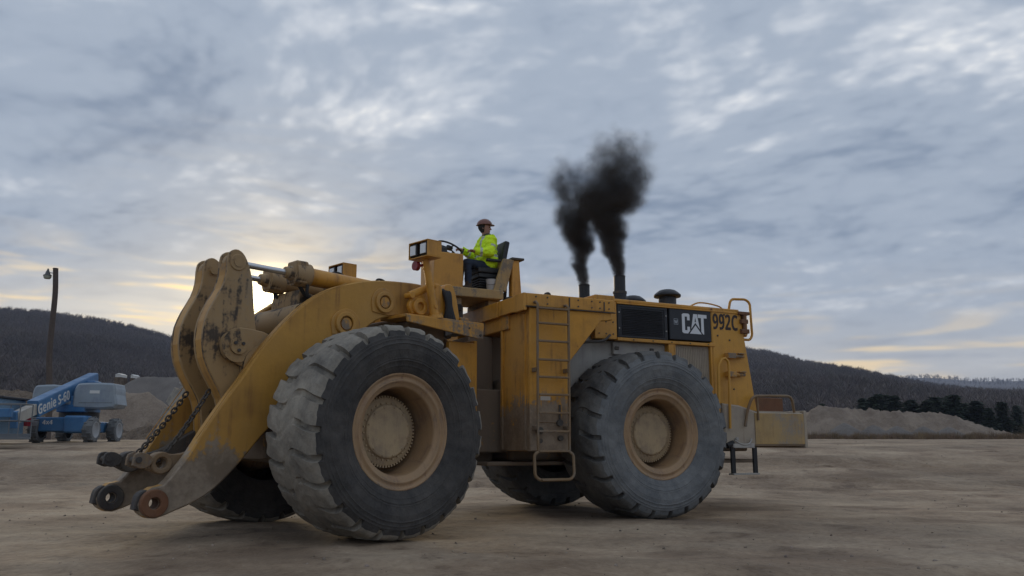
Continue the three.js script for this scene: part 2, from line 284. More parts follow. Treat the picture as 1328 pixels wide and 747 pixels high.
function hillAt(ridge, r0, r1, treeDeg) {
  return (azDeg, r) => {
    const e = (ridge(azDeg - 0.5) + 2 * ridge(azDeg) + ridge(azDeg + 0.5)) / 4 - treeDeg, R = r1 * (1 + 0.07 * n2(azDeg * 0.07, 3)), hh = R * Math.tan(e * D2R) + EYE;
    const t = clamp((r - r0) / (R - r0)), up = r <= R ? Math.pow(t, 1.22) * (1.12 - 0.12 * t) : 1 - 0.5 * sstep(0, 0.8, (r - R) / R);
    const x = Math.sin(azDeg * D2R) * r, z = -Math.cos(azDeg * D2R) * r;
    const spur = r1 * 0.008 * fbm2(x * 3.2 / r1, z * 3.2 / r1, 3) * Math.sin(Math.PI * clamp(t * 0.98));
    return 1.0 + (hh - 1) * up + spur - 1.2 * (1 - sstep(0, 0.05, t));
  };
}
function hill(at, r0, r1, nr) {
  const na = 300, pos = [], uv = [], idx = [];
  for (let j = 0; j <= nr; j++) for (let i = 0; i <= na; i++) { const az = -75 + 150 * i / na, r = r0 + (r1 - r0) * j / nr, x = Math.sin(az * D2R) * r, z = -Math.cos(az * D2R) * r; pos.push(x, at(az, r), z); uv.push(x, z); if (i < na && j < nr) { const k = j * (na + 1) + i; idx.push(k, k + 1, k + na + 1, k + 1, k + na + 2, k + na + 1); } }
  const g = new THREE.BufferGeometry(); g.setAttribute('position', new THREE.Float32BufferAttribute(pos, 3)); g.setAttribute('uv', new THREE.Float32BufferAttribute(uv, 2)); g.setIndex(idx); g.computeVertexNormals();
  const m = new THREE.Mesh(g, hillMat); m.receiveShadow = m.castShadow = true; return structure(m, 'hill');
}
const hillNear = hillAt(nearRidge, 170, 760, 0.46), hillFar = hillAt(farRidge, 900, 2600, 0.16);
hill(hillNear, 168, 1150, 60); hill(hillFar, 900, 3300, 30);
function bareTree(seed, h) {   // a leafless crown: trunk and rising twig slivers
  const r = mulberry(seed), pos = [];
  const sliver = (a, b, w) => { const d = new THREE.Vector3().subVectors(b, a), s = new THREE.Vector3(r() - 0.5, 0, r() - 0.5).normalize().multiplyScalar(w); pos.push(a.x - s.x, a.y, a.z - s.z, a.x + s.x, a.y, a.z + s.z, b.x, b.y, b.z); };
  for (let i = 0; i < 2; i++) sliver(new THREE.Vector3(0, -0.5, 0), new THREE.Vector3((r() - 0.5) * 0.6, h, (r() - 0.5) * 0.6), 0.22);
  for (let i = 0; i < 60; i++) { const y = h * (0.22 + 0.6 * r()), a = r() * 6.283, l = h * (0.10 + 0.22 * r()), o = h * 0.16 * r(); const A = new THREE.Vector3(Math.cos(a) * o, y, Math.sin(a) * o); sliver(A, new THREE.Vector3(A.x + Math.cos(a) * l * 0.75, y + l * (0.5 + 0.7 * r()), A.z + Math.sin(a) * l * 0.75), 0.07 + 0.15 * r()); }
  const g = new THREE.BufferGeometry(); g.setAttribute('position', new THREE.Float32BufferAttribute(pos, 3)); g.computeVertexNormals(); return g;
}
{
  const mats = plain(0.135, 0.112, 0.100, 0.95), m4 = new THREE.Matrix4(), q = new THREE.Quaternion(), up = new THREE.Vector3(0, 1, 0), c = new THREE.Color();
  for (let v = 0; v < 3; v++) {
    const n = 11000, im = new THREE.InstancedMesh(bareTree(70 + v, 9), mats, n);
    for (let i = 0; i < n; i++) {
      const az = rnd() < 0.45 ? rr(-38, -15) : rnd() < 0.12 ? rr(-15, 13) : rr(13, 38), far = rnd() < 0.07;
      const r = far ? rr(2300, 2700) : 225 + 600 * Math.pow(rnd(), 0.75), x = Math.sin(az * D2R) * r, z = -Math.cos(az * D2R) * r, s = (far ? 1.5 : 1) * rr(0.5, 0.95);
      q.setFromAxisAngle(up, rr(0, 6.28)); m4.compose(new THREE.Vector3(x, (far ? hillFar : hillNear)(az, r) - 0.3, z), q, new THREE.Vector3(s, s, s)); im.setMatrixAt(i, m4);
      const t = 0.62 + 0.5 * (0.5 + 0.5 * n2(x * 0.011, z * 0.011)) + rr(-0.1, 0.1); im.setColorAt(i, c.setRGB(t, t * rr(0.94, 1.02), t * rr(0.9, 1.04)));
    }
    im.castShadow = im.receiveShadow = true;
    top(im, 'bare_woodland', ['leafless winter woodland covering the hills behind the yard', 'leafless winter woodland covering the hills behind the yard', 'leafless winter woodland covering the hills behind the yard'][v], 'woodland', 'woodland on the hills', 'stuff');
  }
}
console.log('hills ready');

// ================================================================ the wheel loader
// two half-frames that turn about the hitch: local x runs to the rear, y up, z to the loader's left (near) side
const HITCH = new THREE.Vector3(-0.60, 0, -13.70);
const FRAMES = { f: { p: new THREE.Vector3(-2.8396, 0, -11.9172).sub(HITCH), r: 0.7641 }, r: { p: new THREE.Vector3(1.3894, 0, -15.1917).sub(HITCH), r: 0.462 } };
const loader = new THREE.Group(); loader.position.copy(HITCH);
top(loader, 'wheel_loader', 'huge worn yellow wheel loader without bucket or cab, blowing black smoke', 'wheel loader');
function part(fr, name, geoms, mat, label) { const m = meshOf(name, geoms, mat, loader); m.position.copy(FRAMES[fr].p); m.rotation.y = FRAMES[fr].r; if (label) m.userData.label = label; return m; }
const sub = (parent, name, geoms, mat, label) => { const m = meshOf(name, geoms, mat, parent); if (label) m.userData.label = label; return m; };

const each = (parent, name, geoms, mat) => geoms.map((g) => sub(parent, name, g, mat));
// ---- tyres
const TYRE_R = 1.32, LUGS = 24;
const profile = []; // [z, r] from outer bead over the tread to inner bead
{ const h = [[0.44, 0.69], [0.485, 0.715], [0.515, 0.76], [0.548, 0.83], [0.560, 0.855], [0.572, 0.90], [0.588, 0.97], [0.592, 1.02], [0.590, 1.06], [0.588, 1.09], [0.578, 1.14], [0.562, 1.185], [0.552, 1.21], [0.540, 1.235], [0.520, 1.268], [0.495, 1.29], [0.46, 1.302], [0.40, 1.311], [0.33, 1.316], [0.26, 1.319], [0.20, 1.320], [0.185, 1.3202], [0.12, 1.3205], [0.06, 1.3206]];
  // moulded rings on the sidewall
  const side = curve(h.slice(0, 13).map(([z, r]) => [r, z])), rings = [[0.80, 0.006], [0.865, 0.009], [0.89, 0.005], [1.00, 0.004], [1.075, 0.010], [1.125, 0.006], [1.16, 0.006]], low = h.slice(0, 2);
  for (let r = 0.735; r < 1.20; r += 0.0075) low.push([side(r) + rings.reduce((a, [q, d]) => a + d * Math.exp(-Math.pow((r - q) / 0.0075, 2)), 0), r]);
  h.splice(0, 13, ...low);
  for (const p of h) profile.push(p); profile.push([0, 1.3207]); for (const p of [...h].reverse()) profile.push([-p[0], p[1]]); }
function tyreRows(from, to, seed) {
  const fr = [0, 0.1, 0.2, 0.3, 0.37, 0.41, 0.46, 0.54, 0.59, 0.63, 0.7, 0.8, 0.9], nf = fr.length, na = LUGS * nf, pos = [], uv = [], idx = [], r = mulberry(seed);
  const wear = Array.from({ length: LUGS + 1 }, () => [r() - 0.5, r() - 0.5, r(), r()]);
  let run = 0;
  for (let j = from; j <= to; j++) {
    const [z, rad] = profile[j], az = Math.abs(z); if (j > from) run += Math.hypot(z - profile[j - 1][0], rad - profile[j - 1][1]);
    const shift = 0.5 * sstep(0.13, -0.13, z) + 0.30 * (sstep(0.15, 0.6, z) - sstep(0.15, 0.6, -z));
    for (let i = 0; i <= na; i++) {
      const lug = Math.floor(i / nf) % LUGS, f = fr[i % nf], ph = (Math.floor(i / nf) + f + shift) / LUGS * Math.PI * 2;
      const w = wear[lug], len = 0.24 + 0.10 * (w[2] - 0.5);
      const g = sstep(0.63, 0.585, f) * sstep(0.37, 0.415, f);
      const deep = (0.070 + 0.03 * w[0]) * g * sstep(len - 0.05, len + 0.05, az) * sstep(1.165, 1.24, rad);
      const inner = 0.035 * g * (w[3] > 0.35 ? 1 : 0) * sstep(0.05, 0.09, az) * sstep(0.20, 0.16, az);
      let R = rad - deep - inner;
      if (rad > 1.18) R += 0.012 * n3(Math.cos(ph) * 9, Math.sin(ph) * 9, z * 7) + 0.010 * w[1] * (1 - g) * sstep(1.2, 1.29, rad);
      else if (rad > 0.8) R += 0.004 * n3(Math.cos(ph) * 14, Math.sin(ph) * 14, z * 3);
      const zz = z - Math.sign(z) * (deep * 0.35) + 0.006 * n3(Math.cos(ph) * 6, Math.sin(ph) * 6, rad * 6);
      const sag = R * Math.sin(ph) < -1.24 ? (R * Math.sin(ph) + 1.24) * 0.35 : 0;
      pos.push(R * Math.cos(ph), R * Math.sin(ph) - sag * 0.6, zz); uv.push(ph * 1.2, run + from * 0.1);
      if (i < na && j < to) { const k = (j - from) * (na + 1) + i; idx.push(k, k + na + 1, k + 1, k + 1, k + na + 1, k + na + 2); }
    }
  }
  const g = new THREE.BufferGeometry(); g.setAttribute('position', new THREE.Float32BufferAttribute(pos, 3)); g.setAttribute('uv', new THREE.Float32BufferAttribute(uv, 2)); g.setIndex(idx);
  return toCreasedNormals(g, 0.55);
}
const cutRow = profile.findIndex(([, r]) => r > 1.23), lastRow = profile.length - 1;
const sideGeo = fin(mergeGeometries([tyreRows(0, cutRow, 4), tyreRows(lastRow - cutRow, lastRow, 4)]), true), treadGeo = fin(tyreRows(cutRow, lastRow - cutRow, 4), true);
const rimGeo = fin(lathe([[0.60, 0.30], [0.69, 0.44], [0.712, 0.462], [0.718, 0.480], [0.708, 0.490], [0.690, 0.484], [0.678, 0.468], [0.662, 0.462], [0.640, 0.466], [0.628, 0.480], [0.612, 0.482], [0.600, 0.468], [0.588, 0.452], [0.560, 0.440], [0.545, 0.430], [0.536, 0.41], [0.530, 0.30], [0.528, 0.10], [0.53, -0.22], [0.42, -0.24], [0.30, -0.24]], 72));
const hubGeo = fin(mergeGeometries([
  fin(lathe([[0.40, -0.12], [0.41, 0.20], [0.425, 0.215], [0.425, 0.255], [0.415, 0.265], [0.385, 0.275], [0.36, 0.285], [0.335, 0.288], [0.332, 0.312], [0.318, 0.322], [0.29, 0.325], [0.285, 0.318], [0.12, 0.322], [0.001, 0.324]], 56)),
]));
for (const g of [hubGeo]) g.translate(0, 0, -0.12);
const teethGeo = mergeGeometries(Array.from({ length: 64 }, (_, i) => { const g = bx(0.415, 0.447, -0.011, 0.011, 0.095, 0.142, 0.003); g.rotateZ(i / 64 * Math.PI * 2); return fin(g); }));
const boltGeo = mergeGeometries(Array.from({ length: 28 }, (_, i) => { const a = i / 28 * Math.PI * 2, g = new THREE.CylinderGeometry(0.013, 0.013, 0.02, 6); g.rotateX(Math.PI / 2); g.translate(Math.cos(a) * 0.352, Math.sin(a) * 0.352, 0.172); return fin(g); }));
const coverBolts = mergeGeometries(Array.from({ length: 12 }, (_, i) => { const a = i / 12 * Math.PI * 2 + 0.2, g = new THREE.CylinderGeometry(0.012, 0.012, 0.016, 6); g.rotateX(Math.PI / 2); g.translate(Math.cos(a) * 0.303, Math.sin(a) * 0.303, 0.208); return fin(g); }));
function wheel(fr, side, turn, label) {
  const w = new THREE.Mesh(rimGeo, M.rim); w.name = 'wheel'; w.castShadow = w.receiveShadow = true; w.userData.label = label;
  const kids = [['tyre', sideGeo, fr === 'f' ? M.sideFront : M.sideRear], ['tread', treadGeo, fr === 'f' ? M.treadFront : M.treadRear], ['hub', hubGeo, M.hub], ['gear_ring', teethGeo, M.hub], ['bolt_ring', boltGeo, M.hub], ['cover_bolts', coverBolts, M.hub]];
  for (const [n, g, m] of kids) { const c = new THREE.Mesh(g, m); c.name = n; if (/bolt/.test(n)) c.userData.kind = 'stuff';  c.castShadow = c.receiveShadow = true; w.add(c); }
  const { p, r } = FRAMES[fr]; w.rotation.order = 'YXZ'; w.rotation.set(0, r + (side < 0 ? Math.PI : 0), turn);
  // the lowest lug stands on the ground
  w.position.set(p.x + Math.sin(r) * 1.67 * side, 1.292, p.z + Math.cos(r) * 1.67 * side);
  loader.add(w);
}
wheel('f', 1, 0.05, 'front left wheel, dark tyre with worn dusty lugs'); wheel('f', -1, 0.4, 'front right wheel behind the lift arms');
wheel('r', 1, 0.11, 'rear left wheel with smoother grey tyre'); wheel('r', -1, 0.7, 'rear right wheel under the machine');

function splashed(base, N, size, x0, y0, edge, { mudA = [0.15, 0.115, 0.085], mudB = [0.245, 0.195, 0.145] } = {}) {   // paint with splashed mud; edge(x, y) > 0 is caked, its outline broken up by the noise
  const d = new Uint8Array(N * N * 4), st = FN / N;
  for (let j = 0; j < N; j++) for (let i = 0; i < N; i++) {
    const k = (j * N + i) * 4, f = j * st * FN + i * st, x = x0 + i / N * size, y = y0 + j / N * size, a = FA[f], b = FB[f], c = FC[f], s = FS[f];
    let col = base.map((q) => q * (1.0 + 0.08 * b + 0.05 * c));
    col = mix3(col, [base[0] * 0.34, base[1] * 0.30, base[2] * 0.45], 0.4 * sstep(-0.15, 0.5, FD[f] * 0.7 + 0.4 * b + 0.25 * s));
    col = mix3(col, DUST, 0.16 * sstep(-0.4, 0.6, a)); col = mix3(col, RUST, 0.5 * sstep(0.15, 0.6, s * 0.8 + 0.4 * FD[f]));
    col = mix3(col, mix3(mudA, mudB, sstep(-0.4, 0.5, b + 0.4 * c)), 0.9 * sstep(-0.05, 0.12, edge(x, y) + 0.34 * a + 0.26 * b + 0.16 * c + 0.15 * s));
    col = mix3(col, RUST, 0.7 * sstep(0.5, 0.64, b * 0.6 + c * 0.55));
    d[k] = enc(col[0]); d[k + 1] = enc(col[1]); d[k + 2] = enc(col[2]); d[k + 3] = 255;
  }
  const t = new THREE.DataTexture(d, N, N); t.wrapS = t.wrapT = THREE.RepeatWrapping; t.magFilter = t.minFilter = THREE.LinearFilter; t.colorSpace = THREE.SRGBColorSpace; t.repeat.set(1 / size, 1 / size); t.offset.set(-x0 / size, -y0 / size); t.needsUpdate = true;
  return new THREE.MeshPhysicalMaterial({ map: t, roughness: 0.62, bumpMap: M.muddy.bumpMap, bumpScale: 0.005, side: THREE.DoubleSide });
}
M.liftarm = splashed([0.50, 0.258, 0.042], 1024, 4.3, -2.7, 0.1, (x, y) => clamp((1.05 - y) * 0.7, -0.6, 0.35), { mudA: [0.16, 0.13, 0.10], mudB: [0.30, 0.25, 0.195] });
// ---- lift arms
const armPts = [[-2.53, 0.59], [-2.44, 0.655], [-2.32, 0.68], [-2.20, 0.82], [-2.05, 1.02], [-1.88, 1.31], [-1.67, 1.63], [-1.45, 1.94], [-1.30, 2.18], [-1.14, 2.41], [-0.92, 2.67], [-0.73, 2.87], [-0.58, 3.00], [-0.42, 3.12], [-0.25, 3.22], [-0.09, 3.29], [0.20, 3.38], [0.39, 3.42], [0.64, 3.455], [1.03, 3.48], [1.36, 3.48], [1.48, 3.42], [1.53, 3.28], [1.48, 3.13], [1.36, 3.04], [1.04, 2.99], [0.74, 2.94], [0.50, 2.85], [0.29, 2.68], [-0.07, 2.36], [-0.41, 2.00], [-0.68, 1.69], [-0.90, 1.47], [-1.08, 1.30], [-1.20, 1.17], [-1.33, 1.01], [-1.48, 0.84], [-1.65, 0.67], [-1.82, 0.54], [-1.99, 0.45], [-2.15, 0.39], [-2.38, 0.31], [-2.52, 0.35], [-2.585, 0.47]];
for (const s of [1, -1]) {
  const z = (a, b) => (s > 0 ? [a, b] : [-b, -a]);
  const arm = part('f', 'lift_arm', plate(smooth(armPts, 2), ...z(0.60, 0.78), { bevel: 0.018, holes: [[-2.42, 0.48, 0.075]] }), M.liftarm, s > 0 ? 'near curved yellow lift arm' : 'far curved lift arm, brown and muddy');
  sub(arm, 'pin_eye', ring(-2.42, 0.48, ...z(0.56, 0.835), 0.155, 0.066), s > 0 ? M.rusty : M.darksteel, s > 0 ? 'rusty pin eye at the tip of the near arm' : 'dark pin eye at the tip of the far arm');
  sub(arm, 'tip_pad', plate(smooth([[-2.62, 0.42], [-2.59, 0.57], [-2.50, 0.63], [-2.46, 0.58], [-2.54, 0.50], [-2.54, 0.40]], 3), ...z(0.62, 0.76)), M.darksteel);
  for (const [x, y, r] of [[0.63, 3.13, 0.155], [0.0, 2.76, 0.165]]) { const b = sub(arm, 'pivot_boss', [ring(x, y, ...z(0.775, 0.84), r, r * 0.62), zdisc(x, y, ...z(0.70, 0.80), r * 0.66)], M.arm); sub(b, 'pin_cap', zdisc(x, y, ...z(0.79, 0.825), r * 0.5, 20), M.muddy); }
  each(arm, 'boss_plate', [plate(smooth([[0.44, 2.98], [0.42, 3.16], [0.50, 3.30], [0.63, 3.34], [0.78, 3.28], [0.84, 3.14], [0.80, 2.96]], 3), ...z(0.775, 0.80), { bevel: 0.006 }), plate(smooth([[-0.20, 2.60], [-0.22, 2.80], [-0.10, 2.94], [0.06, 2.97], [0.20, 2.88], [0.24, 2.72], [0.12, 2.62]], 3), ...z(0.775, 0.80), { bevel: 0.006 })], M.arm);
  sub(arm, 'weld_rib', tube([[-1.98, 1.20, 0.785 * s], [-1.30, 2.22, 0.785 * s], [-0.60, 3.02, 0.785 * s], [0.0, 3.33, 0.785 * s]], 0.006, { spline: true, seg: 5 }), M.arm);
}
part('f', 'cross_tube', [cyl([-1.06, 2.10, -0.62], [-1.06, 2.10, 0.62], 0.30, 0.30, 28), cyl([-0.50, 2.80, -0.62], [-0.50, 2.80, 0.62], 0.22, 0.22, 24)], M.caked);
// ---- bellcranks
const bellPts = [[-1.60, 3.44], [-1.585, 3.55], [-1.53, 3.61], [-1.46, 3.62], [-1.39, 3.58], [-1.34, 3.51], [-1.30, 3.42], [-1.25, 3.26], [-1.22, 3.03], [-1.18, 2.72], [-1.13, 2.48], [-1.11, 2.20], [-1.13, 1.90], [-1.18, 1.63], [-1.22, 1.40], [-1.26, 1.20], [-1.36, 1.10], [-1.46, 1.16], [-1.48, 1.34], [-1.50, 1.52], [-1.55, 1.70], [-1.64, 1.86], [-1.74, 2.02], [-1.82, 2.20], [-1.86, 2.42], [-1.84, 2.66], [-1.76, 2.88], [-1.65, 3.10], [-1.605, 3.28]];
for (const s of [1, -1]) {
  const z = (a, b) => (s > 0 ? [a, b] : [-b, -a]);
  const b = part('f', 'bellcrank', [plate(smooth(bellPts, 2), ...z(0.44, 0.50), { bevel: 0.01 }), plate(smooth(bellPts, 2), ...z(0.22, 0.28), { bevel: 0.01 })], M.caked, s > 0 ? 'near tilt lever caked with grease and mud' : 'far tilt lever caked with mud');
  // edge plate that closes the front of the lever
  const front = bellPts.slice(17).concat([bellPts[0]]), shape = [...front, ...front.map(([x, y]) => [x + 0.05, y - 0.01]).reverse()];
  sub(b, 'edge_plate', plate(shape, ...z(0.275, 0.445), { bevel: 0.004 }), M.arm);
  const rear = bellPts.slice(6, 15), shape2 = [...rear, ...rear.map(([x, y]) => [x - 0.05, y]).reverse()];
  sub(b, 'edge_plate', plate(shape2, ...z(0.275, 0.445), { bevel: 0.004 }), M.caked);
  each(b, 'pin', [zdisc(-1.46, 3.45, ...z(0.18, 0.525), 0.06), zdisc(-1.38, 1.24, ...z(0.18, 0.54), 0.085)], M.caked);
  const pv = sub(b, 'pivot_boss', [zdisc(-1.44, 2.36, ...z(0.42, 0.60), 0.21, 36), zdisc(-1.44, 2.36, ...z(0.59, 0.63), 0.11, 24), plate(smooth([[-1.58, 2.52], [-1.40, 2.60], [-0.95, 2.52], [-0.80, 2.20], [-1.10, 2.08], [-1.50, 2.17]], 3), ...z(0.505, 0.575), { bevel: 0.012 })], M.caked, 'mud caked pivot of the tilt lever');
  each(pv, 'pivot_bolt', [0, 1, 2].map((i) => zdisc(-1.44 + 0.06 * Math.cos(i * 2.1 + 0.5), 2.36 + 0.06 * Math.sin(i * 2.1 + 0.5), ...z(0.62, 0.65), 0.022, 8)), M.darksteel);
  sub(b, 'top_knuckle', [ring(-1.46, 3.45, ...z(0.30, 0.42), 0.135, 0.05), ring(-1.46, 3.45, ...z(0.495, 0.515), 0.11, 0.05)], M.caked);
  // bucket link and its fork
  const l = part('f', 'bucket_link', [plate(smooth([[-2.44, 0.86], [-2.40, 0.99], [-2.27, 1.05], [-2.14, 1.02], [-1.90, 1.07], [-1.46, 1.32], [-1.34, 1.26], [-1.36, 1.12], [-1.80, 0.95], [-2.12, 0.84], [-2.28, 0.79]], 3), ...z(0.42, 0.56), { bevel: 0.012, holes: [[-2.28, 0.92, 0.07]] }), plate(smooth([[-2.62, 0.90], [-2.60, 1.02], [-2.50, 1.04], [-2.40, 0.98], [-2.42, 0.90], [-2.52, 0.86]], 3), ...z(0.36, 0.41), { bevel: 0.006 }), plate(smooth([[-2.62, 0.90], [-2.60, 1.02], [-2.50, 1.04], [-2.40, 0.98], [-2.42, 0.90], [-2.52, 0.86]], 3), ...z(0.57, 0.62), { bevel: 0.006 })], s > 0 ? M.ladder : M.darksteel, s > 0 ? 'muddy brown near bucket link with open eye' : 'dark far bucket link with open eye');
  sub(l, 'link_eye', ring(-2.28, 0.92, ...z(0.40, 0.585), 0.125, 0.066), s > 0 ? M.ladder : M.darksteel);
  sub(l, 'fork_pin', cyl([-2.56, 0.96, (0.34) * s], [-2.56, 0.96, 0.64 * s], 0.035), M.darksteel);
  // safety chain from lever to link
  const A = new THREE.Vector3(-1.66, 1.80, 0.34 * s), B2 = new THREE.Vector3(-2.20, 1.02, 0.42 * s), links = [], n = 17;
  for (let i = 0; i < n; i++) { const t = (i + 0.5) / n, c = A.clone().lerp(B2, t); c.y -= 0.04 * Math.sin(Math.PI * t); const g = new THREE.TorusGeometry(0.028, 0.011, 6, 12); g.scale(1, 1.45, 1); g.rotateY((i % 2) * Math.PI / 2); g.applyQuaternion(new THREE.Quaternion().setFromUnitVectors(new THREE.Vector3(0, 1, 0), B2.clone().sub(A).normalize())); g.translate(c.x, c.y, c.z); links.push(g); }
  part('f', 'chain', links, M.darksteel, s > 0 ? 'near hanging chain' : 'far hanging chain');
  // tilt cylinder
  const c = part('f', 'tilt_cylinder', [cyl([-0.44, 3.44, 0.36 * s], [0.95, 3.38, 0.36 * s], 0.125, 0.125, 26)], s > 0 ? M.yellow : M.caked, s > 0 ? 'near yellow tilt cylinder barrel' : 'far tilt cylinder, brown with dirt');
  sub(c, 'piston_rod', cyl([-1.43, 3.47, 0.36 * s], [-0.5, 3.442, 0.36 * s], 0.042), M.chrome);
  sub(c, 'gland', [cyl([-0.60, 3.447, 0.36 * s], [-0.36, 3.437, 0.36 * s], 0.17, 0.17, 24), bx(-0.62, -0.42, 3.30, 3.62, 0.36 * s - 0.13, 0.36 * s + 0.13, 0.03), cyl([-0.72, 3.45, 0.36 * s], [-0.6, 3.447, 0.36 * s], 0.075, 0.11, 18)], s > 0 ? M.caked : M.caked);
  each(c, 'hose', [tube([[-0.48, 3.28, 0.36 * s], [-0.36, 3.16, 0.34 * s], [-0.1, 3.12, 0.30 * s], [0.4, 3.22, 0.3 * s]], 0.028, { spline: true }), tube([[-0.42, 3.30, 0.46 * s], [-0.40, 3.16, 0.44 * s], [-0.25, 3.06, 0.4 * s], [0.1, 3.05, 0.36 * s]], 0.024, { spline: true })], M.rubber);
}
part('f', 'guard_plate', [plate(smooth([[-0.42, 3.26], [-0.2, 3.20], [0.1, 3.10], [0.3, 2.85], [-0.2, 2.80], [-0.45, 2.98]], 2), -0.5, 0.28, { bevel: 0.02 })], M.caked, 'dirty guard under the tilt cylinders');
part('f', 'arm_hose', [tube([[0.10, 3.38, 0.1], [0.20, 3.60, 0.05], [0.42, 3.62, 0.0], [0.55, 3.45, 0.0]], 0.018, { spline: true })], M.rubber);
part('f', 'arm_hose', [tube([[0.85, 3.42, 0.2], [0.95, 3.60, 0.15], [1.12, 3.58, 0.12], [1.22, 3.42, 0.1]], 0.018, { spline: true })], M.rubber);
// ---- front frame, axle, tower, fenders
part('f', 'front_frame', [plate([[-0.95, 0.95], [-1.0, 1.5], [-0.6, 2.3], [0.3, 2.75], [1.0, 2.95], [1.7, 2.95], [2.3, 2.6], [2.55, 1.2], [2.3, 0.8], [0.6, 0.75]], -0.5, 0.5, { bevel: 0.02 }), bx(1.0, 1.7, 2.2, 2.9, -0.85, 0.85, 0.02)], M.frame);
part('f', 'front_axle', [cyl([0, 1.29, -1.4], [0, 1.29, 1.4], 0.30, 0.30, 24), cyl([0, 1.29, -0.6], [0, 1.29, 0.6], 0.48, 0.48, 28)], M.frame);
part('f', 'mud_panel', [bx(1.72, 2.24, 0.95, 2.66, 0.86, 0.95, 0.02), bx(2.22, 2.28, 0.95, 2.70, 0.30, 0.95, 0.01)], M.yellow, 'yellow panel behind the front tyre');
for (const s of [1, -1]) {
  const z = (a, b) => (s > 0 ? [a, b] : [-b, -a]);
  const t = part('f', 'tower', [plate(smooth([[1.00, 2.99], [0.94, 3.10], [1.00, 3.22], [1.15, 3.30], [1.36, 3.47], [1.52, 3.47], [1.56, 3.30], [1.58, 2.99]], 3), ...z(0.90, 0.98)), plate(smooth([[1.62, 2.96], [1.58, 3.30], [1.60, 3.48], [1.72, 3.50], [1.80, 3.36], [1.86, 3.10], [1.86, 2.96]], 3), ...z(0.86, 1.0))], M.yellow);
  sub(t, 'pivot_eye', ring(1.12, 3.10, ...z(0.94, 1.03), 0.125, 0.06), M.yellow);
  sub(t, 'hydraulic_ram', [cyl([0.96, 3.25, 0.95 * s], [1.40, 3.46, 0.95 * s], 0.06), zdisc(0.97, 3.255, ...z(0.87, 1.02), 0.045)], M.muddy);
  const fpts = [[0.74, 2.935], [2.20, 2.915], [2.18, 2.70], [2.08, 2.695], [0.76, 2.83]];
  const fe = part('f', 'fender', [plate(fpts, ...z(1.16, 1.20), { bevel: 0.008 }), bx(0.74, 2.20, 2.90, 2.945, ...z(0.55, 1.19), 0.01)], s > 0 ? M.muddy : M.muddy, s > 0 ? 'slanted fender plate over the front tyre' : 'fender plate on the far side');
  each(fe, 'corner_bolt', [zdisc(2.12, 2.75, ...z(1.19, 1.215), 0.02, 8), zdisc(1.9, 2.84, ...z(1.19, 1.21), 0.015, 8)], M.darksteel);
  const post = part('f', 'light_post', [cyl([1.32, 2.94, 1.10 * s], [1.13, 3.80, 1.10 * s], 0.068, 0.05, 14), zdisc(1.285, 3.10, ...z(1.02, 1.18), 0.03, 8), cyl([1.34, 2.94, 1.10 * s], [1.335, 2.99, 1.1 * s], 0.11, 0.10, 14), cyl([1.22, 3.39, 1.1 * s], [1.216, 3.41, 1.1 * s], 0.064, 0.064, 14), cyl([1.165, 3.64, 1.1 * s], [1.155, 3.68, 1.1 * s], 0.062, 0.062, 14)], M.yellow, s > 0 ? 'near lamp post with twin work lights' : 'far lamp post with twin work lights');
  const box = sub(post, 'lamp_box', [bx(0.98, 1.24, 3.79, 3.805, ...z(0.88, 1.33), 0.004), bx(0.98, 1.24, 4.025, 4.04, ...z(0.88, 1.33), 0.004), bx(0.98, 1.24, 3.805, 4.025, ...z(1.315, 1.33), 0.004), bx(0.98, 1.24, 3.805, 4.025, ...z(0.88, 0.895), 0.004), bx(1.22, 1.24, 3.805, 4.025, ...z(1.12, 1.315), 0.004), bx(1.22, 1.24, 3.805, 4.025, ...z(0.895, 1.05), 0.004), bx(1.06, 1.14, 3.77, 4.03, ...z(1.07, 1.13), 0.01)], M.yellow);
  for (const q of [0.985, 1.225]) { sub(box, 'work_lamp', [bx(0.985, 1.12, 3.82, 4.01, s * (q - 0.08), s * (q + 0.08), 0.02)], M.blackvinyl); sub(box, 'lamp_lens', bx(0.972, 0.99, 3.84, 3.985, s * (q - 0.062), s * (q + 0.062), 0.01), M.glass); }
  sub(post, 'indicator', [cyl([1.02, 3.70, 0.98 * s], [1.08, 3.70, 0.98 * s], 0.07, 0.07, 16), cyl([1.08, 3.70, 0.98 * s], [1.14, 3.72, 1.06 * s], 0.02)], M.redlens, 'small dark red indicator lamp');
}
part('f', 'hose_bundle', [0, 1, 2, 3].map((i) => tube([[1.58 + 0.03 * i, 2.95, 1.02 + 0.03 * i], [1.60 + 0.02 * i, 3.15, 1.04], [1.58 + 0.03 * i, 3.38, 0.98], [1.72, 3.44, 0.7]], 0.035, { spline: true })), M.rubber);
part('f', 'box_clutter', [bx(1.30, 1.56, 2.94, 3.06, 0.70, 1.0, 0.02), bx(1.86, 2.02, 2.94, 3.02, 0.8, 1.05, 0.02)], M.muddy);

// ---- rear frame
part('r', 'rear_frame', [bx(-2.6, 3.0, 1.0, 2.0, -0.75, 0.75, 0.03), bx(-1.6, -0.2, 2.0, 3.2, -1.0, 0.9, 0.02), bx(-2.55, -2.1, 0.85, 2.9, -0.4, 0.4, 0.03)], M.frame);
part('r', 'rear_axle', [cyl([0, 1.29, -1.4], [0, 1.29, 1.4], 0.30, 0.30, 24), cyl([0, 1.29, -0.6], [0, 1.29, 0.6], 0.48, 0.48, 28)], M.frame);
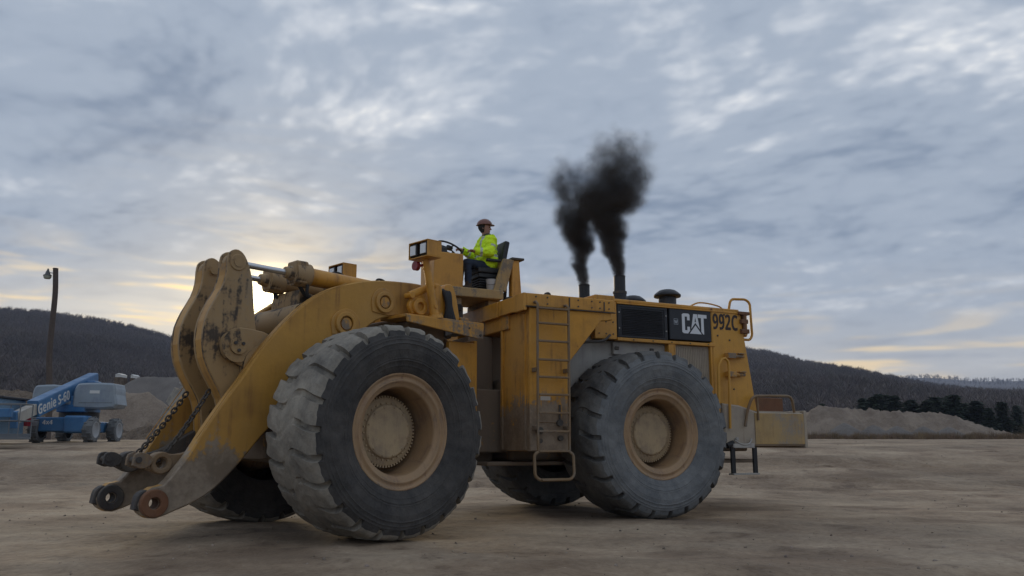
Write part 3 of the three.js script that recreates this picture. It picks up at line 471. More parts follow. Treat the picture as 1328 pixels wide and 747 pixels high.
// side tanks with the ladder; mud lies on their lower half
M.tank = splashed(YEL, 512, 2.4, 0, 0.95, (x, y) => clamp((1.78 - y) * 0.75, -0.62, 0.6));
M.faded = paint([0.42, 0.28, 0.11], { dust: 0.5, mud: 0.42, rust: 0.4, gloss: 0.6, tile: 1.9, mudCol: [0.27, 0.23, 0.185] });
for (const s of [1, -1]) {
  const z = (a, b) => (s > 0 ? [a, b] : [-b, -a]);
  const tank = part('r', 'side_tank', [plate([[-2.20, 1.03], [-2.20, 3.18], [-0.72, 3.20], [-0.70, 3.08], [-0.92, 3.05], [-1.54, 2.34], [-1.54, 1.03]], ...z(1.80, 1.90), { bevel: 0.012 }), bx(-2.20, -1.54, 1.03, 3.16, ...z(0.92, 1.80), 0.02)], M.tank, s > 0 ? 'near side tank, yellow above and mud splashed below' : 'far side tank');
  sub(tank, 'side_panel', bx(-2.05, -1.62, 1.45, 2.18, ...z(1.895, 1.915), 0.006), M.tank);
  if (s < 0) continue;
  sub(tank, 'front_rib', [bx(-2.225, -2.195, 1.05, 3.10, 1.72, 1.78, 0.004), bx(-2.225, -2.195, 1.05, 3.10, 0.94, 1.0, 0.004)], M.tank);
  sub(tank, 'reflective_sticker', bx(-2.03, -1.86, 1.78, 1.84, 1.915, 1.919, 0.001), plain(0.55, 0.50, 0.44, 0.6), 'torn pale sticker on the tank');
  sub(tank, 'access_cap', [zdisc(-2.05, 1.33, 1.89, 1.95, 0.055, 16), zdisc(-2.05, 1.33, 1.94, 1.97, 0.03, 10)], M.darksteel);
  each(tank, 'access_cap', [zdisc(-2.04, 1.18, 1.89, 1.94, 0.035, 12), zdisc(-1.70, 1.22, 1.89, 1.96, 0.04, 12), zdisc(-1.71, 1.45, 1.89, 1.95, 0.05, 12), bx(-1.72, -1.69, 1.45, 1.72, 1.915, 1.94, 0.006)], M.darksteel);
  const lad = part('r', 'ladder', [tube([[-2.13, 3.26, 1.90], [-2.135, 3.26, 2.04], [-2.14, 2.6, 2.04], [-2.14, 1.36, 2.04], [-2.14, 1.01, 2.04]], 0.021, { round: 0.08 }), tube([[-1.60, 3.24, 1.90], [-1.60, 3.24, 2.04], [-1.60, 2.6, 2.04], [-1.605, 1.36, 2.04], [-1.61, 1.01, 2.04]], 0.021, { round: 0.08 })], M.ladder, 'access ladder on the side tank');
  for (const y of [3.16, 2.93, 2.66, 2.38, 2.12, 1.86, 1.59, 1.32, 1.03]) sub(lad, 'rung', bx(-2.13, -1.61, y - 0.016, y + 0.016, 2.015, 2.065, 0.008), M.ladder);
  sub(lad, 'bottom_step', [tube([[-2.14, 1.02, 2.04], [-2.21, 0.98, 2.05], [-2.21, 0.68, 2.07], [-2.14, 0.62, 2.08], [-1.62, 0.62, 2.08], [-1.55, 0.68, 2.07], [-1.55, 0.98, 2.05], [-1.61, 1.02, 2.04]], 0.024, { round: 0.09 }), bx(-2.12, -1.64, 0.605, 0.635, 2.03, 2.13, 0.008)], M.ladder);
  each(lad, 'bracket', [bx(-2.17, -2.11, 2.2, 2.26, 1.90, 2.03, 0.005), bx(-1.63, -1.57, 2.2, 2.26, 1.90, 2.03, 0.005), bx(-2.17, -2.11, 1.34, 1.4, 1.90, 2.03, 0.005), bx(-1.63, -1.57, 1.34, 1.4, 1.90, 2.03, 0.005)], M.ladder);
}
// deck across the front of the rear half
const deck = part('r', 'deck', [bx(-2.26, -0.68, 3.20, 3.40, -1.92, 1.92, 0.015)], M.yellow);
sub(deck, 'deck_lip', [bx(-2.31, -2.26, 3.14, 3.39, -1.90, 0.98, 0.01), bx(-2.30, -2.26, 3.15, 3.395, 1.00, 1.58, 0.01), bx(-2.32, -2.26, 3.13, 3.40, 1.60, 1.925, 0.01)], M.yellow);
sub(deck, 'deck_box', [bx(-2.24, -1.7, 2.92, 3.19, 0.22, 1.24, 0.02)], M.muddy);
sub(deck, 'edge_strip', [bx(-2.28, -0.66, 3.185, 3.20, 1.90, 1.94, 0.004), bx(-0.88, -0.86, 3.21, 3.36, 1.915, 1.93, 0.003), bx(-1.52, -1.50, 3.21, 3.38, 1.915, 1.93, 0.003)], M.darksteel);
each(deck, 'deck_bolt', [-2.1, -1.9, -1.35, -1.1, -0.95, -0.78].flatMap((x) => [3.25, 3.35].map((y) => zdisc(x, y, 1.915, 1.932, 0.013, 6))), M.darksteel);
sub(deck, 'lifting_eye', [ring(-1.75, 3.43, 1.62, 1.68, 0.06, 0.025), bx(-1.82, -1.66, 3.395, 3.42, 1.58, 1.72, 0.005)], M.darksteel);
sub(deck, 'filler_cap', [cyl([-2.0, 3.40, 0.9], [-2.0, 3.47, 0.9], 0.08), cyl([-2.0, 3.47, 0.9], [-2.0, 3.50, 0.9], 0.10)], M.darksteel);
part('r', 'added_belly_plate', [bx(-2.5, 2.9, 0.80, 0.86, -1.05, 1.05, 0.02)], M.frame); part('r', 'transmission', [bx(-2.0, -0.5, 0.86, 2.2, -0.9, 0.85, 0.08)], M.frame);  // belly plate added, along with the transmission bulk, to block sky light underneath
// engine hood
const hood = part('r', 'engine_hood', [bx(-0.66, 2.44, 3.50, 3.56, -1.30, 1.30, 0.02), bx(-0.66, -0.22, 2.86, 3.50, 1.16, 1.30, 0.015), bx(-0.66, -0.26, 3.38, 3.60, -1.32, 1.32, 0.02), bx(-0.22, 1.86, 2.845, 2.90, 1.20, 1.315, 0.01), bx(0.84, 0.98, 2.4, 2.86, 1.17, 1.30, 0.01), bx(-0.22, 2.44, 3.475, 3.50, 1.19, 1.315, 0.006)], M.yellow);
sub(hood, 'hood_far_side', bx(-0.6, 2.40, 2.3, 3.50, -1.28, -1.20, 0.01), M.yellow);
const vent = sub(hood, 'vent_panel', [bx(-0.21, 0.845, 2.902, 3.474, 1.235, 1.285, 0.008)], M.black, 'black louvred side panel');
sub(vent, 'panel_frame', [bx(-0.20, 0.83, 3.43, 3.465, 1.284, 1.297, 0.004), bx(-0.20, 0.83, 2.91, 2.945, 1.284, 1.297, 0.004), bx(-0.20, -0.15, 2.95, 3.425, 1.284, 1.297, 0.004), bx(0.77, 0.83, 2.95, 3.425, 1.284, 1.297, 0.004)], M.black);
sub(vent, 'louvre', Array.from({ length: 16 }, (_, i) => { const g = bx(-0.11, 0.74, -0.006, 0.006, -0.016, 0.016, 0.002); g.rotateX(0.7); g.translate(0, 2.965 + i * 0.029, 1.285); return g; }), M.black);
each(vent, 'panel_bolt', [[-0.175, 3.33], [-0.175, 3.06], [0.80, 3.33], [0.80, 3.06]].map(([x, y]) => zdisc(x, y, 1.29, 1.31, 0.013, 8)), M.grey);
const badge = sub(hood, 'badge_panel', [bx(0.88, 1.80, 2.93, 3.485, 1.23, 1.29, 0.008)], M.black, 'black panel with white lettering');
{ // maker's lettering, printed
  const W = 736, H = 444, cv = document.createElement('canvas'); cv.width = W; cv.height = H; const x = cv.getContext('2d');
  x.fillStyle = '#1c1f26'; x.fillRect(0, 0, W, H);
  const r2 = mulberry(31); for (let i = 0; i < 900; i++) { x.fillStyle = `rgba(${r2() > 0.5 ? '120,110,95' : '0,0,0'},${0.03 + 0.07 * r2()})`; x.fillRect(r2() * W, r2() * H, 2 + 20 * r2() * r2(), 1 + 14 * r2() * r2()); }
  x.fillStyle = '#d3d6da'; x.strokeStyle = '#d3d6da';
  const lx = 214, ly = 58, lw = 452, lh = 292;
  const poly = (p, fill = '#d3d6da') => { x.fillStyle = fill; x.beginPath(); p.forEach(([a, b], i) => (i ? x.lineTo(lx + a * lw, ly + b * lh) : x.moveTo(lx + a * lw, ly + b * lh))); x.closePath(); x.fill(); };
  poly([[0.06, 0], [0.26, 0], [0.31, 0.06], [0.31, 0.34], [0.205, 0.34], [0.205, 0.16], [0.115, 0.16], [0.115, 0.84], [0.205, 0.84], [0.205, 0.66], [0.31, 0.66], [0.31, 0.94], [0.26, 1], [0.06, 1], [0, 0.94], [0, 0.06]]);
  poly([[0.46, 0], [0.61, 0], [0.74, 1], [0.33, 1]]);
  poly([[0.64, 0], [1.0, 0], [1.0, 0.18], [0.875, 0.18], [0.875, 1], [0.765, 1], [0.765, 0.18], [0.64, 0.18]]);
  poly([[0.535, 0.16], [0.565, 0.40], [0.505, 0.40]], '#1c1f26');
  poly([[0.535, 0.44], [0.86, 1.04], [0.21, 1.04]], '#1c1f26'); poly([[0.535, 0.56], [0.775, 1.0], [0.295, 1.0]]);
  x.strokeStyle = '#9aa0a6'; x.lineWidth = 6; x.strokeRect(72, 150, 70, 78); x.fillStyle = '#aab0b6'; x.font = 'bold 64px sans-serif'; x.fillText('W', 76, 214);
  const t = new THREE.CanvasTexture(cv); t.colorSpace = THREE.SRGBColorSpace; t.magFilter = t.minFilter = THREE.LinearFilter;
  const g = new THREE.PlaneGeometry(0.90, 0.54); g.translate(1.34, 3.2075, 1.2945);
  const m = new THREE.Mesh(g, new THREE.MeshPhysicalMaterial({ map: t, roughness: 0.45, side: THREE.DoubleSide })); m.name = 'lettering'; m.castShadow = m.receiveShadow = true; badge.add(m);
}
sub(hood, 'lower_grille', [bx(0.98, 1.78, 1.95, 2.84, 1.19, 1.235, 0.008), ...Array.from({ length: 20 }, (_, i) => bx(1.02 + i * 0.038, 1.032 + i * 0.038, 1.97, 2.82, 1.234, 1.246, 0.003))], M.greyside, 'grey lower grille');
each(hood, 'grille_frame', [bx(0.95, 0.99, 1.95, 2.845, 1.20, 1.30, 0.008), bx(1.76, 1.80, 1.95, 2.92, 1.20, 1.30, 0.008)], M.yellow);
sub(hood, 'inner_wall', [bx(-1.15, 0.92, 1.9, 2.86, 1.02, 1.10, 0.01), bx(-0.22, 0.86, 2.62, 2.85, 1.10, 1.18, 0.02), bx(-1.20, -0.62, 2.0, 3.19, 1.06, 1.14, 0.02)], M.grey, 'pale grey engine side plate');
each(hood, 'fender_liner', [tube([[-1.45, 2.48, 1.40], [-1.02, 2.74, 1.40], [-0.55, 2.82, 1.40], [-0.40, 2.92, 1.36]], 0.022, { spline: true }), bx(-0.20, -0.12, 2.70, 2.76, 1.17, 1.20, 0.01), bx(0.52, 0.60, 2.70, 2.76, 1.17, 1.2, 0.01)], M.darksteel);
each(hood, 'hood_bolt', [-0.58, -0.44, -0.30].flatMap((x) => [2.95, 3.15, 3.35].map((y) => zdisc(x, y, 1.295, 1.312, 0.013, 6))).concat([0.1, 0.5, 0.9, 1.3, 1.7].map((x) => zdisc(x, 2.872, 1.31, 1.326, 0.013, 6))), M.darksteel);
sub(hood, 'hood_grab_rail', tube([[1.42, 3.56, 1.18], [1.62, 3.64, 1.2], [2.10, 3.60, 1.2], [2.18, 3.56, 1.18]], 0.014, { spline: true }), M.yellow);
// tail
const tail = part('r', 'radiator_housing', [plate([[1.81, 1.80], [1.81, 3.53], [2.46, 3.56], [2.49, 3.51], [2.78, 1.70], [1.95, 1.83]], -1.28, 1.30, { bevel: 0.02 })], M.tail, 'yellow radiator housing at the tail');
{ const g = text('992C', 0.285, 0.004), w = g.boundingBox.max.x; g.scale(0.585 / w, 1.0, 1); g.translate(1.825, 3.165, 1.302); sub(tail, 'model_number', g, plain(0.030, 0.018, 0.016, 0.6), 'dark painted model number'); }
sub(tail, 'rust_patch', bx(1.80, 1.84, 3.50, 3.54, 1.28, 1.305, 0.004), M.rusty);
[2.69, 2.36].forEach((y) => sub(tail, 'tail_bracket', [bx(2.06, 2.24, y - 0.05, y + 0.05, 1.30, 1.42, 0.01), cyl([2.20, y, 1.36], [2.46, y, 1.36], 0.034), bx(2.30, 2.46, y + 0.035, y + 0.055, 1.32, 1.42, 0.004)], M.muddy));
each(tail, 'bolt', [[1.93, 3.05], [2.2, 2.98], [2.1, 3.44], [1.9, 2.3], [2.25, 2.1]].map(([x, y]) => zdisc(x, y, 1.295, 1.315, 0.016, 8)), M.darksteel);
sub(tail, 'top_rail', tube([[2.29, 3.56, 1.22], [2.34, 3.76, 1.22], [2.70, 3.78, 1.22], [2.80, 3.72, 1.22], [2.80, 3.10, 1.24], [2.74, 3.02, 1.24], [2.48, 3.02, 1.24]], 0.024, { round: 0.09 }), M.yellow);
sub(tail, 'tail_lamp', [bx(2.44, 2.72, 3.08, 3.50, 1.02, 1.20, 0.015), bx(2.60, 2.70, 3.10, 3.52, 1.12, 1.24, 0.015)], M.muddy);
sub(tail, 'lamp_cluster', [bx(2.46, 2.64, 3.12, 3.20, 1.28, 1.36, 0.01), bx(2.46, 2.62, 3.30, 3.38, 1.26, 1.36, 0.01), bx(2.42, 2.66, 3.46, 3.52, 1.22, 1.36, 0.01), cyl([2.55, 3.12, 1.33], [2.55, 3.46, 1.33], 0.03)], M.rusty, 'rusty tail lamp mounts');
const cw = part('r', 'counterweight', [plate([[1.92, 1.12], [1.92, 1.84], [2.30, 1.81], [2.72, 1.70], [3.82, 1.70], [3.82, 1.10], [2.0, 1.10]], -1.36, 1.38, { bevel: 0.03 }), bx(3.80, 3.87, 1.06, 1.74, -1.38, 1.40, 0.015)], M.greyside, 'muddy grey counterweight at the rear');
sub(cw, 'side_plate', bx(2.62, 3.80, 1.13, 1.68, 1.375, 1.395, 0.006), M.faded, 'yellow side plate smeared with mud');
sub(cw, 'top_plate', bx(2.74, 3.78, 1.695, 1.72, -1.30, 1.34, 0.006), M.greyside);
sub(cw, 'guard_rail', [tube([[2.36, 1.44, 1.43], [2.42, 1.72, 1.43], [2.56, 1.98, 1.43], [3.50, 2.00, 1.43], [3.56, 1.70, 1.41]], 0.026, { round: 0.12 }), tube([[2.66, 1.98, 1.43], [2.68, 1.55, 1.42]], 0.02)], M.ladder);
sub(cw, 'rear_screen', [bx(2.72, 3.50, 1.715, 1.97, 1.16, 1.20, 0.01)], M.rusty, 'brown plate behind the rail');
sub(cw, 'grab_rail', tube([[1.78, 1.60, 1.42], [1.82, 2.50, 1.42], [1.94, 2.66, 1.42], [2.06, 2.58, 1.42], [2.02, 1.40, 1.42]], 0.024, { round: 0.12 }), M.tail);
sub(cw, 'tow_bracket', [bx(2.06, 2.55, 1.06, 1.14, 1.30, 1.44, 0.015), zdisc(2.18, 1.22, 1.37, 1.42, 0.03, 10), tube([[2.10, 1.20, 1.42], [2.25, 1.13, 1.44], [2.42, 1.14, 1.44], [2.5, 1.22, 1.42]], 0.014, { spline: true })], M.grey);
const step = part('r', 'rear_step', bx(2.04, 2.63, 0.60, 0.63, 1.30, 1.44, 0.006), M.grey, 'rear step hung on rubber straps');
each(step, 'strap', [bx(2.04, 2.13, 0.62, 1.12, 1.36, 1.40, 0.006), bx(2.54, 2.63, 0.62, 1.08, 1.36, 1.40, 0.006), cyl([1.96, 1.10, 1.38], [2.10, 1.15, 1.38], 0.05)], M.rubber);
// exhaust stacks and air cleaners
const STACKS = [[0.46, 0.40], [0.28, -0.55]];
STACKS.forEach(([x, z], i) => { const top_ = i ? 4.15 : 4.17; const s = part('r', 'exhaust_stack', [cyl([x, 3.5, z], [x, top_, z], 0.105, 0.105, 24, true), cyl([x, 3.5, z], [x, top_, z], 0.092, 0.092, 24, true), ring2(x, top_, z, 0.105, 0.092), cyl([x, 3.5, z], [x, 3.86, z], 0.12, 0.12, 24)], M.black, i ? 'far smoking exhaust stack' : 'near smoking exhaust stack'); sub(s, 'clamp', cyl([x, 3.84, z], [x, 3.88, z], 0.128, 0.128, 24), M.darksteel); });
function ring2(x, y, z, r, h) { const g = ring(0, 0, 0, 0.024, r + 0.006, h, 16); g.rotateX(-Math.PI / 2); g.translate(x, y - 0.02, z); return g; }
const lat = (x, y, z, pts) => { const g = new THREE.LatheGeometry(pts.map(([r, h]) => new THREE.Vector2(r, h)), 28); g.translate(x, y, z); return g; };
for (const [x, z, h, lb] of [[1.53, 0.40, 0.31, 'near mushroom air intake cap'], [1.30, -0.40, 0.30, 'far low air intake cap']]) {
  const a = part('r', 'air_intake', [lat(x, 3.54, z, [[0.165, 0], [0.165, h], [0.15, h + 0.02]])], M.black, lb);
  sub(a, 'rain_cap', lat(x, 3.54 + h, z, [[0.17, 0.0], [0.25, 0.01], [0.255, 0.05], [0.20, 0.10], [0.15, 0.135], [0.10, 0.15], [0.001, 0.152]]), M.black);
}
// operator station
const plat = part('r', 'platform', [bx(-3.24, -1.98, 3.52, 3.68, -0.50, 0.55, 0.02), bx(-3.0, -2.7, 3.36, 3.52, -0.4, 0.45, 0.02), bx(-2.2, -1.7, 3.40, 3.52, -0.5, 0.4, 0.02)], M.floor, 'muddy operator platform');
sub(plat, 'support_leg', [bx(-2.85, -2.65, 2.9, 3.40, 0.1, 0.4, 0.02), bx(-2.85, -2.65, 2.9, 3.40, -0.4, -0.1, 0.02)], M.darksteel);
sub(plat, 'mount_rubber', [cyl([-2.9, 3.30, 0.42], [-2.9, 3.42, 0.42], 0.06), cyl([-2.75, 3.30, 0.42], [-2.75, 3.40, 0.42], 0.05)], M.rubber);
const con = part('r', 'console', [bx(-3.22, -2.70, 3.66, 4.25, -0.14, 0.50, 0.02)], M.yellow, 'square yellow dash console');
sub(con, 'dash_hood', [bx(-3.14, -2.92, 4.24, 4.38, -0.10, 0.34, 0.03), bx(-3.10, -2.95, 4.36, 4.42, 0.0, 0.25, 0.02)], M.blackvinyl);
sub(con, 'steering_column', cyl([-3.0, 4.24, 0.10], [-2.86, 4.40, 0.10], 0.035), M.blackvinyl);
{ const rim = new THREE.TorusGeometry(0.225, 0.017, 8, 36), sp = [0, 1, 2].map((i) => cyl([0, 0, 0], [0.22 * Math.cos(i * 2.09 + 0.5), 0.22 * Math.sin(i * 2.09 + 0.5), 0], 0.013)), hubw = zdisc(0, 0, -0.02, 0.03, 0.06, 16); const all = [rim, ...sp, hubw].map((g) => { g.rotateY(0); g.rotateX(-Math.PI / 2); g.rotateZ(-0.42); g.translate(-2.80, 4.42, 0.10); return g; }); sub(con, 'steering_wheel', all, M.blackvinyl); }
each(con, 'lever', [cyl([-2.72, 4.2, 0.42], [-2.66, 4.36, 0.42], 0.012), cyl([-2.74, 4.2, -0.10], [-2.66, 4.40, -0.10], 0.012)], M.blackvinyl);
const seat = part('r', 'seat', [bx(-2.36, -1.86, 4.00, 4.10, -0.20, 0.34, 0.04)], M.blackvinyl, 'black operator seat');
{ const g = bx(-0.05, 0.05, 0, 0.56, -0.25, 0.25, 0.04); g.rotateZ(-0.20); g.translate(-1.90, 4.06, 0.07); sub(seat, 'backrest', g, M.blackvinyl); }
sub(seat, 'armrest', [bx(-2.22, -1.80, 4.20, 4.25, 0.33, 0.39, 0.02), cyl([-1.86, 4.05, 0.36], [-1.84, 4.22, 0.36], 0.02)], M.blackvinyl);
sub(seat, 'suspension', [bx(-2.34, -1.92, 3.92, 4.0, -0.18, 0.32, 0.02), bx(-2.30, -1.96, 3.68, 3.92, -0.14, 0.28, 0.02), ...Array.from({ length: 5 }, (_, i) => bx(-2.33, -1.93, 3.71 + i * 0.042, 3.73 + i * 0.042, -0.17, 0.31, 0.006))], M.blackvinyl);
const cab = part('r', 'seat_guard', [plate([[-2.16, 3.67], [-1.96, 4.24], [-1.76, 4.24], [-1.80, 4.10], [-1.92, 3.67]], 0.44, 0.52, { bevel: 0.012 }), plate([[-2.16, 3.67], [-1.96, 4.24], [-1.76, 4.24], [-1.80, 4.10], [-1.92, 3.67]], -0.46, -0.40, { bevel: 0.012 }), bx(-1.96, -1.74, 3.98, 4.22, -0.42, 0.46, 0.02)], M.floor, 'side guard beside the seat');
each(cab, 'rear_post', [plate([[-1.80, 4.22], [-1.66, 4.24], [-1.60, 3.42], [-1.80, 3.42]], 0.36, 0.50, { bevel: 0.012 }), plate([[-1.80, 4.22], [-1.66, 4.24], [-1.60, 3.42], [-1.74, 3.42]], -0.46, -0.34, { bevel: 0.012 })], M.yellow);
sub(cab, 'top_plate', [bx(-1.82, -1.58, 4.235, 4.275, -0.46, 0.54, 0.01)], M.darksteel);
each(cab, 'hose', [tube([[-1.86, 4.05, 0.30], [-1.82, 3.85, 0.32], [-1.86, 3.6, 0.3], [-1.84, 3.45, 0.3]], 0.02, { spline: true }), tube([[-1.80, 4.05, 0.20], [-1.78, 3.8, 0.22], [-1.80, 3.45, 0.2]], 0.02, { spline: true })], M.rubber);
{ // pail beside the seat
  const g = new THREE.Group(); const { p, r } = FRAMES.r; const at = new THREE.Vector3(-2.16, 3.68, 0.42).applyAxisAngle(new THREE.Vector3(0, 1, 0), r).add(p).add(HITCH); g.position.copy(at);
  top(g, 'pail', 'small pale pail standing under the operator seat on the platform', 'pail');
  meshOf('body', [lat(0, 0, 0, [[0.001, 0.003], [0.07, 0.003], [0.085, 0.18], [0.09, 0.18], [0.09, 0.19], [0.08, 0.19], [0.066, 0.012], [0.001, 0.012]])], plain(0.45, 0.44, 0.43, 0.5), g);
  meshOf('handle', tube([[-0.088, 0.17, 0], [-0.06, 0.10, 0.07], [0.06, 0.10, 0.07], [0.088, 0.17, 0]], 0.004, { spline: true }), M.darksteel, g);
}
console.log('loader ready');

// ================================================================ the operator
function nets(f, lo, hi, cell) {   // naive surface nets of f = 0 (f < 0 inside)
  const n = [0, 1, 2].map((a) => Math.ceil((hi[a] - lo[a]) / cell) + 1), at = (i, j, k) => i + n[0] * (j + n[1] * k), v = new Float32Array(n[0] * n[1] * n[2]);
  for (let k = 0; k < n[2]; k++) for (let j = 0; j < n[1]; j++) for (let i = 0; i < n[0]; i++) v[at(i, j, k)] = f(lo[0] + i * cell, lo[1] + j * cell, lo[2] + k * cell);
  const id = new Int32Array(v.length).fill(-1), pos = [], idx = [], C = [[0, 0, 0], [1, 0, 0], [0, 1, 0], [1, 1, 0], [0, 0, 1], [1, 0, 1], [0, 1, 1], [1, 1, 1]], E = [[0, 1], [2, 3], [4, 5], [6, 7], [0, 2], [1, 3], [4, 6], [5, 7], [0, 4], [1, 5], [2, 6], [3, 7]];
  for (let k = 0; k < n[2] - 1; k++) for (let j = 0; j < n[1] - 1; j++) for (let i = 0; i < n[0] - 1; i++) {
    const w = C.map(([a, b, c]) => v[at(i + a, j + b, k + c)]); let m = 0; for (const x of w) if (x < 0) m++; if (!m || m === 8) continue;
    let x = 0, y = 0, z = 0, q = 0; for (const [a, b] of E) if ((w[a] < 0) !== (w[b] < 0)) { const t = w[a] / (w[a] - w[b]); x += lerp(C[a][0], C[b][0], t); y += lerp(C[a][1], C[b][1], t); z += lerp(C[a][2], C[b][2], t); q++; }
    id[at(i, j, k)] = pos.length / 3; pos.push(lo[0] + (i + x / q) * cell, lo[1] + (j + y / q) * cell, lo[2] + (k + z / q) * cell);
  }
  const quad = (a, b, c, d, flip) => { if (a < 0 || b < 0 || c < 0 || d < 0) return; flip ? idx.push(a, c, b, a, d, c) : idx.push(a, b, c, a, c, d); };
  for (let k = 1; k < n[2] - 1; k++) for (let j = 1; j < n[1] - 1; j++) for (let i = 1; i < n[0] - 1; i++) {
    const s = v[at(i, j, k)] < 0;
    if (s !== (v[at(i + 1, j, k)] < 0)) quad(id[at(i, j - 1, k - 1)], id[at(i, j, k - 1)], id[at(i, j, k)], id[at(i, j - 1, k)], !s);
    if (s !== (v[at(i, j + 1, k)] < 0)) quad(id[at(i - 1, j, k - 1)], id[at(i - 1, j, k)], id[at(i, j, k)], id[at(i, j, k - 1)], !s);
    if (s !== (v[at(i, j, k + 1)] < 0)) quad(id[at(i - 1, j - 1, k)], id[at(i, j - 1, k)], id[at(i, j, k)], id[at(i - 1, j, k)], !s);
  }
  const g = new THREE.BufferGeometry(); g.setAttribute('position', new THREE.Float32BufferAttribute(pos, 3)); g.setIndex(idx); g.computeVertexNormals(); return g;
}
const cap = (x, y, z, a, b, ra, rb) => { const dx = b[0] - a[0], dy = b[1] - a[1], dz = b[2] - a[2], t = clamp(((x - a[0]) * dx + (y - a[1]) * dy + (z - a[2]) * dz) / (dx * dx + dy * dy + dz * dz)); return Math.hypot(x - a[0] - dx * t, y - a[1] - dy * t, z - a[2] - dz * t) - (ra + (rb - ra) * t); };
const ell = (x, y, z, c, r) => { const p = Math.hypot((x - c[0]) / r[0], (y - c[1]) / r[1], (z - c[2]) / r[2]); return (p - 1) * Math.min(...r); };
const smin = (a, b, k) => { const h = clamp(0.5 + 0.5 * (b - a) / k); return lerp(b, a, h) - k * h * (1 - h); };
{
  // own axes: x to the machine's rear, y up from the seat, z to its left; the hips sit at the origin
  const P = { hip: [0.0, 0.02, 0], belly: [0.0, 0.18, 0], chest: [-0.005, 0.38, 0], neck: [-0.02, 0.55, 0], head: [-0.045, 0.715, 0.005], shL: [-0.005, 0.475, 0.185], elL: [-0.06, 0.225, 0.285], wrL: [-0.32, 0.235, 0.20], shR: [-0.02, 0.475, -0.185], elR: [-0.13, 0.24, -0.27], wrR: [-0.40, 0.31, -0.13], hL: [-0.02, 0.0, 0.10], kL: [-0.42, 0.06, 0.14], aL: [-0.40, -0.34, 0.13], hR: [-0.02, 0.0, -0.10], kR: [-0.43, 0.06, -0.13], aR: [-0.46, -0.34, -0.13] };
  const torso = (x, y, z, e) => { let d = ell(x, y, z, [0.0, 0.06, 0], [0.135 + e, 0.16 + e, 0.185 + e]); d = smin(d, ell(x, y, z, P.belly, [0.125 + e, 0.17 + e, 0.165 + e]), 0.08); return smin(d, ell(x, y, z, P.chest, [0.125 + e, 0.19 + e, 0.185 + e]), 0.08); };
  const arms = (x, y, z, e) => { let d = cap(x, y, z, P.shL, P.elL, 0.062 + e, 0.047 + e); d = smin(d, cap(x, y, z, P.elL, P.wrL, 0.047 + e, 0.032 + e), 0.03); let q = cap(x, y, z, P.shR, P.elR, 0.062 + e, 0.047 + e); q = smin(q, cap(x, y, z, P.elR, P.wrR, 0.047 + e, 0.032 + e), 0.03); return Math.min(d, q); };
  const legs = (x, y, z, e) => { let d = cap(x, y, z, P.hL, P.kL, 0.085 + e, 0.062 + e); d = smin(d, cap(x, y, z, P.kL, P.aL, 0.060 + e, 0.042 + e), 0.03); let q = cap(x, y, z, P.hR, P.kR, 0.085 + e, 0.062 + e); q = smin(q, cap(x, y, z, P.kR, P.aR, 0.060 + e, 0.042 + e), 0.03); return Math.min(d, q); };
  // head looking back over the left shoulder: fx is the facing direction
  const fa = 0.62, F = [Math.cos(fa), 0, Math.sin(fa)], S = [-Math.sin(fa), 0, Math.cos(fa)];
  const hl = (x, y, z) => { const a = x - P.head[0], b = z - P.head[2]; return [a * F[0] + b * F[2], y - P.head[1], a * S[0] + b * S[2]]; };
  const head = (x, y, z, e = 0) => { const [f, u, s] = hl(x, y, z); let d = ell(f, u, s, [-0.012, 0.03, 0], [0.098 + e, 0.095 + e, 0.078 + e]); d = smin(d, ell(f, u, s, [0.022, -0.035, 0], [0.072 + e, 0.09 + e, 0.062 + e]), 0.04); d = smin(d, ell(f, u, s, [0.052, -0.095, 0], [0.034 + e, 0.028 + e, 0.034 + e]), 0.03);
    d = smin(d, cap(f, u, s, [0.088, 0.012, 0], [0.112, -0.022, 0], 0.009, 0.014), 0.012); d = smin(d, ell(f, u, s, [0.086, 0.024, 0], [0.02, 0.011, 0.05]), 0.015); d = smin(d, ell(f, u, s, [0.086, -0.058, 0], [0.014, 0.010, 0.026]), 0.008);
    for (const q of [-1, 1]) { d = smin(d, ell(f, u, s, [-0.01, -0.005, 0.078 * q], [0.024, 0.032, 0.012]), 0.008); d = Math.max(d, -ell(f, u, s, [0.096, 0.008, 0.032 * q], [0.016, 0.010, 0.016])); } return d; };
  const hand = (x, y, z, w, dir) => { // palm at the wrist, four fingers curled round the rim and a thumb
    let d = ell(x, y, z, [w[0] + dir[0] * 0.05, w[1] + dir[1] * 0.05, w[2]], [0.048, 0.026, 0.042]);
    for (let i = 0; i < 4; i++) { const o = (i - 1.5) * 0.021, b = [w[0] + dir[0] * 0.085, w[1] + dir[1] * 0.085 + 0.006, w[2] + o], l = [0.9, 1, 0.95, 0.75][i], m = [b[0] - 0.032 * l, b[1] - 0.012, b[2]], t = [m[0] + 0.004, m[1] - 0.030 * l, m[2]]; d = Math.min(d, cap(x, y, z, b, m, 0.010, 0.009), cap(x, y, z, m, t, 0.009, 0.008)); }
    const t0 = [w[0] + dir[0] * 0.03, w[1], w[2] + 0.035], t1 = [t0[0] - 0.035, t0[1] + 0.012, t0[2] + 0.016], t2 = [t1[0] - 0.028, t1[1] - 0.004, t1[2] - 0.006]; return smin(d, Math.min(cap(x, y, z, t0, t1, 0.012, 0.010), cap(x, y, z, t1, t2, 0.010, 0.008)), 0.008); };
  const dirL = [-0.98, 0.12, 0], dirR = [-0.96, 0.25, 0];
  const bodyF = (x, y, z) => { let d = smin(torso(x, y, z, -0.02), arms(x, y, z, -0.006), 0.05); d = smin(d, legs(x, y, z, -0.012), 0.05); d = smin(d, cap(x, y, z, [-0.012, 0.5, 0], [-0.035, 0.66, 0], 0.062, 0.055), 0.03); return d; };
